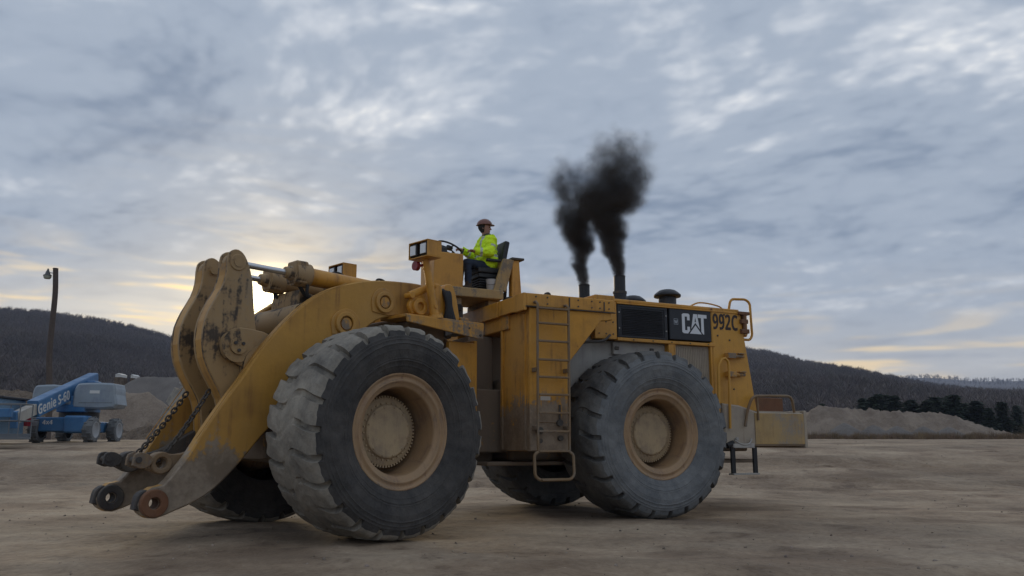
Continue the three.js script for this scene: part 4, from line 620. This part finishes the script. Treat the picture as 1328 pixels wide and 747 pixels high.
  const skin = plain(0.36, 0.19, 0.135, 0.6), q = new THREE.Group(), { p, r } = FRAMES.r;
  const low = nets(bodyF, [-0.62, -0.46, -0.42], [0.25, 0.72, 0.42], 0.016), hd = nets((x, y, z) => smin(head(x, y, z), cap(x, y, z, [-0.02, 0.5, 0], [-0.035, 0.64, 0], 0.058, 0.054), 0.02), [-0.2, 0.53, -0.16], [0.13, 0.86, 0.16], 0.006);
  const hL = nets((x, y, z) => smin(hand(x, y, z, P.wrL, dirL), cap(x, y, z, P.elL, P.wrL, 0.038, 0.027), 0.02), [-0.50, 0.15, 0.10], [-0.24, 0.32, 0.30], 0.0045), hR = nets((x, y, z) => smin(hand(x, y, z, P.wrR, dirR), cap(x, y, z, P.elR, P.wrR, 0.038, 0.027), 0.02), [-0.58, 0.22, -0.23], [-0.33, 0.42, -0.03], 0.0045);
  q.position.set(-2.09, 4.13, 0.09).applyAxisAngle(new THREE.Vector3(0, 1, 0), r).add(p).add(HITCH); q.rotation.y = r;
  top(q, 'person', 'person in yellow safety jacket, jeans and hard hat driving the loader', 'person');
  meshOf('body', [low, hd, hL, hR], skin, q);
  const eyes = []; for (const s of [-1, 1]) { const c = new THREE.SphereGeometry(0.009, 10, 8); c.translate(P.head[0] + F[0] * 0.088 + S[0] * 0.032 * s, P.head[1] + 0.008, P.head[2] + F[2] * 0.088 + S[2] * 0.032 * s); eyes.push(c); }
  each(q, 'eye', eyes, plain(0.05, 0.035, 0.03, 0.3));
  // jacket with reflective bands
  const fold = (x, y, z) => 0.012 * n3(x * 8, y * 13, z * 8) + 0.006 * n3(x * 22, y * 18, z * 22);
  const jg = nets((x, y, z) => { let d = smin(torso(x, y, z, 0.045), arms(x, y, z, 0.030), 0.05); d = smin(d, cap(x, y, z, [0.02, 0.53, -0.09], [0.02, 0.53, 0.09], 0.062, 0.062), 0.03); d += fold(x, y, z); d = Math.max(d, -(y + 0.075)); d = Math.max(d, -(cap(x, y, z, P.elL, P.wrL, 0.03, 0.03) + 0.03) * 0 - 1e3 * 0 + (x < -0.318 && z > 0 ? 0.02 : -1), (x < -0.395 && z < 0 ? 0.02 : -1)); return d; }, [-0.48, -0.15, -0.42], [0.27, 0.70, 0.42], 0.011);
  const jp = jg.attributes.position, jc = new Float32Array(jp.count * 3);
  const along = (x, y, z, a, b) => { const d = [b[0] - a[0], b[1] - a[1], b[2] - a[2]]; return ((x - a[0]) * d[0] + (y - a[1]) * d[1] + (z - a[2]) * d[2]) / (d[0] ** 2 + d[1] ** 2 + d[2] ** 2); };
  for (let i = 0; i < jp.count; i++) {
    const x = jp.getX(i), y = jp.getY(i), z = jp.getZ(i), dT = torso(x, y, z, 0.045), dA = arms(x, y, z, 0.030); let c = [0.66, 0.92, 0.012];
    const silver = [0.46, 0.50, 0.44];
    if (dT < dA) { if (Math.abs(y - 0.20) < 0.024 || Math.abs(Math.abs(z) - 0.10) < 0.022 && y > 0.2) c = silver; if (y < -0.02) c = [0.035, 0.042, 0.03]; }
    else { const L = z > 0, u = along(x, y, z, L ? P.shL : P.shR, L ? P.elL : P.elR), f = along(x, y, z, L ? P.elL : P.elR, L ? P.wrL : P.wrR); if ((u > 0.52 && u < 0.66 && f < 0) || (f > 0.5 && f < 0.66)) c = silver; }
    if (y > 0.56) c = [0.05, 0.06, 0.03]; jc.set(c, i * 3);
  }
  jg.setAttribute('color', new THREE.BufferAttribute(jc, 3));
  const cloth = new THREE.MeshPhysicalMaterial({ vertexColors: true, roughness: 0.75, side: THREE.DoubleSide });
  meshOf('jacket', jg, cloth, q);
  meshOf('jeans', nets((x, y, z) => { let d = smin(legs(x, y, z, 0.012), ell(x, y, z, [0.0, 0.0, 0], [0.15, 0.13, 0.195]), 0.05) + 0.6 * fold(x, y, z); d = Math.max(d, y - 0.10); return Math.max(d, -(y + 0.36)); }, [-0.58, -0.40, -0.3], [0.2, 0.16, 0.3], 0.012), plain(0.022, 0.034, 0.062, 0.85), q);
  each(q, 'boot', [[P.aL, 0], [P.aR, 1]].map(([a]) => nets((x, y, z) => Math.max(smin(cap(x, y, z, [a[0], a[1] + 0.05, a[2]], [a[0], a[1] - 0.04, a[2]], 0.058, 0.058), cap(x, y, z, [a[0], a[1] - 0.06, a[2]], [a[0] - 0.15, a[1] - 0.07, a[2]], 0.052, 0.045), 0.03), -(y - a[1] + 0.105)), [a[0] - 0.24, a[1] - 0.14, a[2] - 0.09], [a[0] + 0.1, a[1] + 0.13, a[2] + 0.09], 0.012)), plain(0.06, 0.04, 0.025, 0.8));
  meshOf('hair', nets((x, y, z) => { const [f, u] = hl(x, y, z); return Math.max(head(x, y, z, 0.008), f - 0.015 - 0.15 * u, -(u + 0.085)); }, [-0.2, 0.55, -0.16], [0.13, 0.86, 0.16], 0.008), plain(0.018, 0.014, 0.012, 0.85), q);
  // hard hat: shell, rib, brim towards the face
  const hc = [P.head[0] - F[0] * 0.008, P.head[1] + 0.058, P.head[2] - F[2] * 0.008];
  const shell = nets((x, y, z) => { const a = x - hc[0], b = z - hc[2], f = a * F[0] + b * F[2], s = a * S[0] + b * S[2], u = y - hc[1]; let d = Math.max(ell(f, u, s, [0, 0, 0], [0.132, 0.112, 0.112]), -(u + 0.004)); d = Math.min(d, Math.max(ell(f, u, s, [0, 0, 0], [0.138, 0.120, 0.016]), -u)); d = Math.min(d, Math.max(ell(f, u + 0.002 + 0.10 * Math.max(0, f - 0.10), s, [0.022, 0, 0], [0.170, 0.009, 0.118]), -1)); return d; }, [hc[0] - 0.24, hc[1] - 0.05, hc[2] - 0.24], [hc[0] + 0.24, hc[1] + 0.16, hc[2] + 0.24], 0.007);
  const hat = meshOf('hard_hat', shell, plain(0.20, 0.085, 0.065, 0.4), q, true); hat.userData.label = 'scuffed dark red hard hat';
  meshOf('hat_sticker', (() => { const g = new THREE.CylinderGeometry(0.117, 0.119, 0.022, 14, 1, true, 0, 0.9); g.rotateY(Math.PI / 2 - fa - 0.45 + 0.1); g.scale(1.15, 1, 1.0); g.translate(hc[0] + 0.004, hc[1] + 0.036, hc[2]); return g; })(), plain(0.55, 0.5, 0.42, 0.5), hat);
}
console.log('person ready');

// ================================================================ exhaust smoke: soot grains thick in the core, thin at the edges
{
  // one small puff of soot flecks, used many times over
  const r0 = mulberry(404), fl = [], G = () => { let t = 0; for (let i = 0; i < 6; i++) t += r0(); return (t - 3) * 1.15; };
  for (let i = 0; i < 900; i++) { const c = [G(), G(), G()]; for (let k = 0; k < 3; k++) { const a = [r0() - 0.5, r0() - 0.5, r0() - 0.5], l = Math.hypot(...a) || 1; fl.push(c[0] + a[0] / l * 0.032, c[1] + a[1] / l * 0.032, c[2] + a[2] / l * 0.032); } }
  const grain = new THREE.BufferGeometry(); grain.setAttribute('position', new THREE.Float32BufferAttribute(fl, 3)); grain.computeVertexNormals();
  const mat = plain(0.060, 0.051, 0.045, 1), R = FRAMES.r, up = new THREE.Vector3(0, 1, 0);
  const plumes = [
    { at: [0.46, 4.15, 0.40], n: 9800, label: 'thick black smoke billowing from the near exhaust stack', path: [[0, 0, 0.085, 1.0], [-0.02, 0.25, 0.13, 1.0], [-0.10, 0.60, 0.21, 1.0], [-0.18, 0.95, 0.31, 0.95], [-0.16, 1.35, 0.47, 0.70], [-0.06, 1.75, 0.56, 0.40], [0.08, 2.15, 0.58, 0.19], [0.14, 2.80, 0.50, 0.05]], seed: 3.1 },
    { at: [0.28, 4.13, -0.55], n: 8200, label: 'black smoke rising from the far exhaust stack', path: [[0, 0, 0.08, 0.7], [-0.04, 0.28, 0.12, 0.9], [-0.09, 0.62, 0.20, 1.0], [-0.15, 1.0, 0.29, 0.9], [-0.06, 1.45, 0.42, 0.52], [-0.08, 1.9, 0.48, 0.24], [-0.22, 2.45, 0.48, 0.06]], seed: 9.7 },
  ];
  for (const pl of plumes) {
    const im = new THREE.InstancedMesh(grain, mat, pl.n), m4 = new THREE.Matrix4(), q = new THREE.Quaternion(), e = new THREE.Euler(), v = new THREE.Vector3(), sc = new THREE.Vector3(), Hh = pl.path[pl.path.length - 1][1];
    const look = (h) => { let i = 1; while (i < pl.path.length - 1 && h > pl.path[i][1]) i++; const a = pl.path[i - 1], b = pl.path[i], t = (h - a[1]) / (b[1] - a[1]); return [lerp(a[0], b[0], t), lerp(a[2], b[2], t), lerp(a[3], b[3], t)]; };
    let k = 0;
    while (k < pl.n) {
      const h = rnd() * Hh, [cx, rad, dens] = look(h);
      if (rnd() > dens * (0.55 + rad * 1.05)) continue;
      // a cauliflower outline: the radius swells and shrinks with turbulence
      const an = rnd() * 6.2832, u = Math.sqrt(rnd());
      let x = Math.cos(an) * u * rad * 1.25, z = Math.sin(an) * u * rad * 1.25, y = h;
      const big = fbm3(x * 1.5 + pl.seed, y * 1.5 - 2, z * 1.5, 2), mid = fbm3(x * 3.9 + pl.seed, y * 3.9, z * 3.9 + 5, 5, 0.68);
      const wild = sstep(0.05, 0.7, h), edge = 0.78 + wild * (0.40 * big + 0.55 * mid - 0.06), body = sstep(edge + 0.20, edge - 0.22, u * 1.0);
      if (rnd() > body * lerp(1, 0.25 + 0.75 * sstep(-0.45, 0.25, mid + 0.45 - 0.5 * (h / Hh)), sstep(0.15, 0.7, h))) continue;
      x += cx + 0.10 * n3(y * 1.7, pl.seed, 0) * sstep(0.1, 0.6, h); z += 0.10 * n3(y * 1.7, pl.seed, 7) * sstep(0.1, 0.6, h);
      const s = 0.012 + 0.115 * rad * rr(0.4, 1.3);
      v.set(x + pl.at[0] * 0, y, z); q.setFromEuler(e.set(rr(0, 6.28), rr(0, 6.28), rr(0, 6.28))); m4.compose(v, q, sc.set(s, s, s)); im.setMatrixAt(k++, m4);
    }
    im.position.set(...pl.at).applyAxisAngle(up, R.r).add(R.p).add(HITCH); im.rotation.y = R.r; im.castShadow = im.receiveShadow = true;
    top(im, 'exhaust_smoke', pl.label, 'smoke', null, 'stuff');
  }
}
console.log('smoke ready');

// ================================================================ behind the loader, left: boom lift, lamp pole, heaps
const HUBGREY = plain(0.34, 0.35, 0.36, 0.6);
const RAIL = plain(0.14, 0.15, 0.16, 0.6);
const BLUE = paint([0.042, 0.16, 0.34], { dust: 0.12, rust: 0.03, gloss: 0.4 }), COVER = paint([0.25, 0.30, 0.345], { dust: 0.15, rust: 0.0, gloss: 0.45 }), INNER = paint([0.42, 0.40, 0.35], { dust: 0.3, rust: 0.05, gloss: 0.5 });
{
  const O = new THREE.Vector3(-17.7, groundAt(-17.7, -34), -34.2), g = new THREE.Group(); g.position.copy(O); g.rotation.y = 0.08;
  top(g, 'boom_lift', 'blue telescopic boom lift with grey covers parked at the left', 'boom lift');
  const P = (n, ge, m, parent = g) => meshOf(n, ge, m, parent);
  // chassis and wheels (x right, z towards the camera)
  const ch = P('chassis', [bx(-1.0, 0.98, 0.42, 0.98, 0.2, 1.25, 0.06), bx(-0.75, 0.75, 0.40, 0.85, -1.6, 0.2, 0.05)], BLUE);
  P('axle_cover', [bx(0.10, 0.96, 0.36, 1.04, 0.6, 1.40, 0.10)], BLUE, ch); P('turntable', cyl([0, 0.95, -0.3], [0, 1.22, -0.3], 0.75, 0.75, 28), M.blackvinyl);
  { const t = text('4x4', 0.17, 0.006); t.translate(-0.72, 0.70, 1.254); P('lettering', t, M.white, ch); }
  const tyre = fin(lathe([[0.32, 0.17], [0.40, 0.19], [0.46, 0.17], [0.49, 0.12], [0.49, -0.12], [0.46, -0.17], [0.40, -0.19], [0.32, -0.17]], 30)), hubm = fin(lathe([[0.33, 0.16], [0.315, 0.195], [0.27, 0.16], [0.22, 0.09], [0.001, 0.09]], 24));
  const lugs = mergeGeometries(Array.from({ length: 22 }, (_, i) => { const q = bx(0.47, 0.515, -0.03, 0.03, i % 2 ? -0.18 : 0.0, i % 2 ? 0.0 : 0.18, 0.008); q.rotateZ(i / 22 * 6.2832); return fin(q); }));
  for (const [x, z] of [[1.02, 0.95], [1.02, -1.45], [-1.02, 0.95], [-1.02, -1.45]]) { const w = new THREE.Mesh(hubm, HUBGREY); w.name = 'wheel'; const t = new THREE.Mesh(tyre, M.sideRear); t.name = 'tyre'; const l = new THREE.Mesh(lugs, M.sideRear); l.name = 'tread'; l.userData.kind = 'stuff'; for (const m of [w, t, l]) m.castShadow = m.receiveShadow = true; w.add(t, l); w.position.set(x, 0.495, z); w.rotation.y = x > 0 ? Math.PI / 2 : -Math.PI / 2; g.add(w); }
  // turret: post and the two covers either side of the boom
  P('turret', [bx(-0.55, 0.55, 1.2, 1.5, -1.0, 0.6, 0.04), bx(-0.25, 0.30, 1.4, 2.55, -1.5, -0.8, 0.05), bx(-0.05, 0.28, 1.2, 1.85, 0.1, 0.55, 0.03)], BLUE);
  const cv = P('engine_cover', plate(smooth([[0.06, 1.36], [0.06, 1.95], [0.16, 2.26], [0.40, 2.36], [1.50, 2.36], [1.66, 2.22], [1.70, 1.9], [1.66, 1.36]], 3), -0.55, 0.62, { bevel: 0.07 }), COVER);
  P('cover_seam', bx(0.30, 1.60, 1.56, 1.575, 0.615, 0.625, 0.003), M.darksteel, cv); P('label_plate', bx(0.70, 1.08, 1.94, 2.06, 0.62, 0.628, 0.003), M.white, cv);
  P('engine_cover', plate(smooth([[-2.0, 1.40], [-2.0, 1.95], [-1.92, 2.26], [-1.70, 2.34], [-0.95, 2.34], [-0.85, 2.1], [-0.85, 1.40]], 3), -1.6, -0.4, { bevel: 0.07 }), COVER);
  // boom from the turret's back, down and forward to the left
  const A = new THREE.Vector3(-0.25, 2.66, -2.0), B = new THREE.Vector3(-0.30, 0.85, 4.3), dir = B.clone().sub(A), L = dir.length(), ux = dir.clone().normalize(), uz = new THREE.Vector3(1, 0, 0).sub(ux.clone().multiplyScalar(ux.x)).normalize(), uy = new THREE.Vector3().crossVectors(uz, ux).normalize();
  if (uy.y < 0) uy.negate(); const zz = new THREE.Vector3().crossVectors(ux, uy), mb = new THREE.Matrix4().makeBasis(ux, uy, zz).setPosition(A);
  const boom = P('boom', [bx(0, L * 0.80, -0.30, 0.30, -0.21, 0.21, 0.03)].map((q) => q.applyMatrix4(mb)), BLUE); P('boom_top', [bx(0, L * 0.80, 0.30, 0.315, -0.19, 0.19, 0.005)].map((q) => q.applyMatrix4(mb)), BLUE, boom);
  P('inner_boom', [bx(L * 0.78, L, -0.2, 0.2, -0.15, 0.15, 0.02)].map((q) => q.applyMatrix4(mb)), INNER, boom);
  { const t = text('Genie S-60', 0.37, 0.008), s = zz.x > 0 ? 1 : -1; t.center(); const ml = new THREE.Matrix4().makeBasis(ux.clone().multiplyScalar(-1), uy, zz.clone().multiplyScalar(-1)).setPosition(A.clone().addScaledVector(ux, L * 0.615).addScaledVector(zz, -0.216)); t.applyMatrix4(ml); P('lettering', t, M.white, boom); }
  const bk = P('jib_bracket', [bx(-0.1, 0.1, -0.35, 0.25, -0.12, 0.12, 0.02).applyMatrix4(mb).translate(...dir.toArray())], BLUE); bk.userData.label = 'blue bracket at the boom tip';
  P('counter_box', [bx(-1.28, -0.98, 0.62, 1.12, 1.6, 1.9, 0.02)], plain(0.36, 0.02, 0.03, 0.5)).userData.label = 'red box beside the boom';
  // platform basket at the boom tip
  const b0 = new THREE.Vector3(0.35, 0.30, 5.6), bk2 = P('basket', [bx(-1.55, 0.75, 0.10, 0.18, 5.2, 6.1, 0.01), bx(-1.55, 0.75, 0.18, 0.30, 5.2, 5.23, 0.005)], RAIL);
  for (const [x, z] of [[-1.53, 5.22], [-0.75, 5.22], [0.0, 5.22], [0.73, 5.22], [0.73, 6.08], [0.0, 6.08], [-0.75, 6.08], [-1.53, 6.08]]) P('rail_post', cyl([x, 0.18, z], [x, 1.28, z], 0.02, 0.02, 8), RAIL, bk2);
  for (const y of [0.72, 1.28]) P('rail', tube([[-1.53, y, 5.22], [0.73, y, 5.22], [0.73, y, 6.08], [-1.53, y, 6.08], [-1.53, y, 5.25]], 0.02, { round: 0.05 }), RAIL, bk2);
  P('control_box', bx(-0.6, 0.1, 0.85, 1.15, 5.2, 5.4, 0.02), BLUE, bk2);
}
{ // blue and white site trailer at the very edge
  const x = -19.6, z = -30.5, g = new THREE.Group(); g.position.set(x, groundAt(x, z), z); g.rotation.y = 0.15;
  top(g, 'site_trailer', 'low blue and white site trailer behind the lift basket', 'trailer');
  const b = meshOf('body', bx(-1.6, 1.35, 0.30, 1.62, -1.2, 0.9, 0.04), paint([0.14, 0.25, 0.36], { dust: 0.2, rust: 0.05 }), g);
  meshOf('roof', bx(-1.7, 1.45, 1.62, 1.70, -1.3, 1.0, 0.02), plain(0.03, 0.03, 0.035, 0.6), g);
  for (let i = 0; i < 4; i++) meshOf('white_panel', bx(-1.45 + i * 0.70, -0.90 + i * 0.70, 0.75, 1.25, 0.895, 0.92, 0.01), plain(0.45, 0.50, 0.56, 0.5), b);
  for (const s of [-1, 1]) { const w = meshOf('wheel', [lathe([[0.1, 0.08], [0.28, 0.09], [0.31, 0.05], [0.31, -0.05], [0.28, -0.09], [0.1, -0.08]], 20)], M.sideRear, g); w.position.set(-0.2, 0.31, 0.98 * s); }
}
{ // leaning timber pole with a yard lamp
  const base = new THREE.Vector3(-24.7, groundAt(-24.7, -45) - 0.3, -45), tip = new THREE.Vector3(-25.24, 10.63, -45), g = new THREE.Group(); g.position.copy(base); const t = tip.clone().sub(base);
  top(g, 'lamp_pole', 'weathered leaning timber pole with a small yard lamp at its top', 'lamp pole');
  const pts = [0, 0.25, 0.5, 0.7, 0.86, 1].map((k) => new THREE.Vector3(t.x * k + 0.07 * Math.sin(k * 9), t.y * k, 0.04 * Math.sin(k * 5)));
  const ge = new THREE.TubeGeometry(new THREE.CatmullRomCurve3(pts), 30, 0.15, 10), p = ge.attributes.position; for (let i = 0; i < p.count; i++) { const k = p.getY(i) / t.y, c = pts[0].x + t.x * k; p.setX(i, c + (p.getX(i) - c) * (1.15 - 0.25 * k)); }
  meshOf('pole', [ge, cyl([t.x + 0.03, t.y - 0.02, -0.03], [t.x + 0.03, t.y + 0.01, -0.03], 0.15, 0.14, 10)], paint([0.085, 0.065, 0.055], { dust: 0.15, rust: 0.2, gloss: 0.9, tile: 0.7 }), g);
  const lx = t.x - 0.36, ly = t.y - 0.30;
  const lamp = meshOf('lamp', [lat(lx, ly - 0.12, 0, [[0.04, 0.40], [0.06, 0.30], [0.10, 0.22], [0.13, 0.10], [0.21, 0.04], [0.225, 0.0], [0.20, -0.01]]), cyl([lx + 0.05, ly + 0.06, 0], [t.x, ly + 0.02, 0], 0.022, 0.022, 8)], plain(0.10, 0.10, 0.10, 0.5, 0.4), g);
  meshOf('lamp_globe', lat(lx, ly - 0.30, 0, [[0.001, 0], [0.14, 0.01], [0.19, 0.08], [0.205, 0.17]]), plain(0.40, 0.42, 0.36, 0.35), lamp);
}
// heaps: noisy cones and ridges with their own slope
function heap(name, label, cat, pts, depth, mat, seed, group, rough = 0.12) {   // pts: crest line [x, z, height, radius]
  const cx = pts.reduce((a, p) => a + p[0], 0) / pts.length, cz = pts.reduce((a, p) => a + p[1], 0) / pts.length, R = Math.max(...pts.map((p) => Math.hypot(p[0] - cx, p[1] - cz) + p[3])) * 1.05, n = 90, pos = [], uv = [], idx = [];
  const H = (x, z) => { let h = -0.4; for (let i = 0; i < pts.length; i++) { const [ax, az, ah, ar] = pts[i], [bx_, bz, bh, br] = pts[Math.min(i + 1, pts.length - 1)], l2 = (bx_ - ax) ** 2 + (bz - az) ** 2, t = l2 ? clamp(((x - ax) * (bx_ - ax) + (z - az) * (bz - az)) / l2) : 0, d = Math.hypot(x - lerp(ax, bx_, t), z - lerp(az, bz, t)) / lerp(ar, br, t); h = Math.max(h, lerp(ah, bh, t) * (1.05 - Math.sqrt(d * d + 0.004)) - 0.02); } return h + rough * fbm2(x * 0.9 + seed, z * 0.9, 4, 0.6) * (h > -0.2 ? 1 : 0.3); };
  for (let j = 0; j <= n; j++) for (let i = 0; i <= n; i++) { const x = cx + R * (i / n * 2 - 1), z = cz + R * (j / n * 2 - 1); pos.push(x - cx, Math.max(H(x, z), -0.3) + groundAt(x, z) - groundAt(cx, cz), z - cz); uv.push(x, z); if (i < n && j < n) { const k = j * (n + 1) + i; idx.push(k, k + n + 1, k + 1, k + 1, k + n + 1, k + n + 2); } }
  const g = new THREE.BufferGeometry(); g.setAttribute('position', new THREE.Float32BufferAttribute(pos, 3)); g.setAttribute('uv', new THREE.Float32BufferAttribute(uv, 2)); g.setIndex(idx); g.computeVertexNormals();
  const m = new THREE.Mesh(g, mat); m.castShadow = m.receiveShadow = true; m.position.set(cx, groundAt(cx, cz), cz); return top(m, name, label, cat, group);
}
const gravelMat = surface({ N: 512, tile: 7, color: (s) => mix3([0.145, 0.108, 0.080], [0.250, 0.198, 0.150], sstep(-0.5, 0.5, s.a * 0.6 + s.b * 0.3 + 0.4 * s.c)), rough: () => 0.95, height: (s) => 0.5 + 0.3 * s.c + 0.2 * s.b, bump: 0.08 });
const earthMat = surface({ N: 512, tile: 5, color: (s) => mix3([0.075, 0.052, 0.036], [0.20, 0.15, 0.105], sstep(-0.5, 0.5, s.b * 0.6 + 0.4 * s.c)), rough: () => 0.95, height: (s) => 0.5 + 0.3 * s.c + 0.3 * s.b, bump: 0.15 });
const darkGravel = surface({ N: 256, tile: 6, color: (s) => mix3([0.105, 0.092, 0.082], [0.175, 0.155, 0.138], sstep(-0.5, 0.5, s.a * 0.5 + 0.5 * s.c)), rough: () => 0.95, height: (s) => 0.5 + 0.4 * s.c, bump: 0.08 });
heap('gravel_heap', 'flat topped brown gravel heap behind the boom lift', 'gravel heap', [[-31.5, -62, 3.4, 4.4], [-29, -62, 3.5, 4.6], [-27, -62, 3.5, 4.4]], 62, gravelMat, 3);
heap('stockpile', 'long pale grey stockpile far behind the lift, under the hill', 'stockpile', Array.from({ length: 12 }, (_, i) => [-54 + i * 1.8, -122 - i * 0.2, 9.2, 12]), 120, darkGravel, 8);
heap('dirt_bank', 'low brown bank of bulldozed dirt right of the boom lift', 'dirt bank', Array.from({ length: 8 }, (_, i) => [-25.5 + i * 1.0, -50 + 0.3 * Math.sin(i * 2), 0.75 + 0.25 * Math.sin(i * 1.7), 1.8]), 48, earthMat, 12, undefined, 0.35);
heap('dirt_bank', 'brown earth bank at the left edge behind the lamp pole', 'dirt bank', Array.from({ length: 12 }, (_, i) => [-50 + i * 1.9, -66 + 0.5 * Math.sin(i), 4.6 - 0.14 * i, 7.5]), 60, earthMat, 21, undefined, 0.4);
heap('stockpile', 'long pale gravel stockpile in front of the evergreens on the right', 'stockpile', [[36.5, -100, 3.9, 5.6], [39, -101, 3.9, 6], ...Array.from({ length: 14 }, (_, i) => [40.5 + i * 0.9, -102, 3.75 - 0.045 * i, 6.2]), [54.5, -102, 2.4, 5.2], [56.5, -102, 1.7, 4.6], [58.0, -101, 1.0, 4]], 100, gravelMat, 5, undefined, 0.5);
[[37.5, 1.9, 3.0, 'leftmost'], [40.6, 1.7, 2.6, 'second from left'], [43.4, 1.6, 2.5, 'third from left'], [46.2, 1.5, 2.5, 'fourth from left'], [49.2, 1.4, 2.6, 'rightmost']].forEach(([x, h, r, w], i) => heap('gravel_heap', `small dark cone of gravel at the stockpile foot, ${w} of five`, 'gravel heap', [[x, -95.2 + 0.4 * (i % 2), h, r]], 95, darkGravel, 30 + i, 'small heaps before the right stockpile', 0.08));
// far white sheds under the left hill
[[-70.2, -150, 0.55, 'left'], [-68.6, -152, 0.3, 'right']].forEach(([x, z, w, side]) => {
  const y = hillNear(Math.atan2(x, -z) / D2R, Math.hypot(x, z)), g = new THREE.Group(); const gy = Math.max(groundAt(x, z), 0); g.position.set(x, gy, z);
  top(g, 'white_shed', `tiny far white shed at the hill foot, ${side} of two`, 'shed', 'far white sheds');
  meshOf('platform', [bx(-w, w, -0.5, 11.0, -1.4, 1.4, 0.05)], earthMat, g); meshOf('wall', bx(-w * 0.9, w * 0.9, 11.0, 11.45, -1.2, 1.2, 0.02), M.white, g);
  meshOf('roof', plate([[-w, 11.44], [0, 11.7], [w, 11.44]], -1.3, 1.3, { bevel: 0.01 }), M.white, g);
});
// evergreens behind the right stockpile
function evergreen(seed) {
  const r = mulberry(seed), trunk = cyl([0, -0.3, 0], [0, 6.2, 0], 0.16, 0.03, 7), pos = [];
  for (let t = 0; t < 2600; t++) { const h = 0.5 + 5.9 * r(), w = 1.75 * Math.pow(clamp((6.7 - h) / 6.2), 0.6) * (0.8 + 0.3 * Math.sin(h * 2.3 + seed)), a = r() * 6.283, d = w * Math.sqrt(r()) * (0.75 + 0.45 * n2(Math.cos(a) * 2 + seed, h)), x = Math.cos(a) * d, z = Math.sin(a) * d, s = 0.16 + 0.16 * r(); for (let k = 0; k < 3; k++) pos.push(x + (r() - 0.5) * s * 2.2 + Math.cos(a) * s * (k === 2 ? 1 : 0), h - d * 0.25 + (r() - 0.5) * s, z + (r() - 0.5) * s * 2.2 + Math.sin(a) * s * (k === 2 ? 1 : 0)); }
  const g = new THREE.BufferGeometry(); g.setAttribute('position', new THREE.Float32BufferAttribute(pos, 3)); g.computeVertexNormals(); return [trunk, g];
}
{
  const needle = plain(0.030, 0.045, 0.026, 0.9), bark = plain(0.06, 0.045, 0.035, 0.95), protos = [1, 2, 3].map((s) => { const [t, c] = evergreen(s * 7), g = new THREE.Group(); meshOf('trunk', t, bark, g); meshOf('crown', c, needle, g); return g; });
  for (let i = 0; i < 36; i++) { const g = protos[i % 3].clone(), x = 46 + i * 0.75 + rr(-1.4, 1.4), z = -114 - rr(0, 12), s = rr(0.6, 1.0) * (1 - 0.22 * sstep(22, 36, i)) * (0.85 + 0.15 * sstep(0, 8, i)); g.position.set(x, groundAt(x, z) - 0.1, z); { const fat = rr(1.1, 1.9); g.scale.set(s * fat, s, s * fat); }; g.rotation.y = rr(0, 6); top(g, 'evergreen_tree', 'dark evergreen in the row behind the right gravel stockpile', 'tree', 'evergreens behind the right stockpile'); }
}
// dry weeds along the yard's edge and one bush
{
  const blade = (seed) => { const r = mulberry(seed), pos = []; for (let i = 0; i < 26; i++) { const a = r() * 6.283, x = (r() - 0.5) * 0.5, z = (r() - 0.5) * 0.5, h = 0.25 + 0.5 * r(), l = 0.22 * r(); pos.push(x - 0.012, 0, z, x + 0.012, 0, z, x + Math.cos(a) * l, h, z + Math.sin(a) * l); } const g = new THREE.BufferGeometry(); g.setAttribute('position', new THREE.Float32BufferAttribute(pos, 3)); g.computeVertexNormals(); return g; };
  const n = 5200, im = new THREE.InstancedMesh(blade(4), plain(0.20, 0.145, 0.09, 0.95), n), m4 = new THREE.Matrix4(), q = new THREE.Quaternion(), c = new THREE.Color();
  for (let i = 0; i < n; i++) { let x, z; if (i < 3400) { x = rr(17, 64); z = -80 - rr(0, 11) - 3 * n2(x * 0.2, 0); } else { x = rr(-48, -17); z = -54 - rr(0, 8) + x * 0.12; } const d = n2(x * 0.3, z * 0.3); const s = rr(0.5, 1.25) * (0.75 + 0.5 * d); q.setFromAxisAngle(new THREE.Vector3(0, 1, 0), rr(0, 6)); m4.compose(new THREE.Vector3(x, groundAt(x, z) - 0.02, z), q, new THREE.Vector3(s * 1.4, s, s * 1.4)); im.setMatrixAt(i, m4); const t = rr(0.55, 1.2); im.setColorAt(i, c.setRGB(t, t * rr(0.85, 1), t * rr(0.75, 1))); }
  im.castShadow = im.receiveShadow = true; top(im, 'dry_weeds', 'dry brown weeds along the far edge of the yard', 'weeds', null, 'stuff');
  const pos = [], r = mulberry(77); for (let i = 0; i < 2600; i++) { const a = r() * 6.283, u = Math.acos(1 - r()), d = 1.9 * Math.cbrt(r()) * (0.8 + 0.3 * n2(a * 1.2, u * 2)), x = Math.cos(a) * Math.sin(u) * d, y = Math.cos(u) * d * 1.1, z = Math.sin(a) * Math.sin(u) * d, s = 0.12; for (let k = 0; k < 3; k++) pos.push(x + (r() - 0.5) * s, y + (r() - 0.5) * s, z + (r() - 0.5) * s); }
  const b = new THREE.BufferGeometry(); b.setAttribute('position', new THREE.Float32BufferAttribute(pos, 3)); b.computeVertexNormals();
  const g = new THREE.Group(); g.position.set(55.2, groundAt(55.2, -90), -90); top(g, 'bush', 'brown leafy bush at the right edge beyond the yard', 'bush');
  meshOf('foliage', b, plain(0.085, 0.066, 0.035, 0.9), g); meshOf('stem', [0, 1, 2, 3, 4].map((i) => cyl([0, -0.2, 0], [Math.cos(i * 1.3) * 0.9, 1.5, Math.sin(i * 1.3) * 0.9], 0.05, 0.015, 6)), plain(0.06, 0.045, 0.03, 0.95), g);
}
console.log('surroundings ready');
renderer.render(scene, camera);
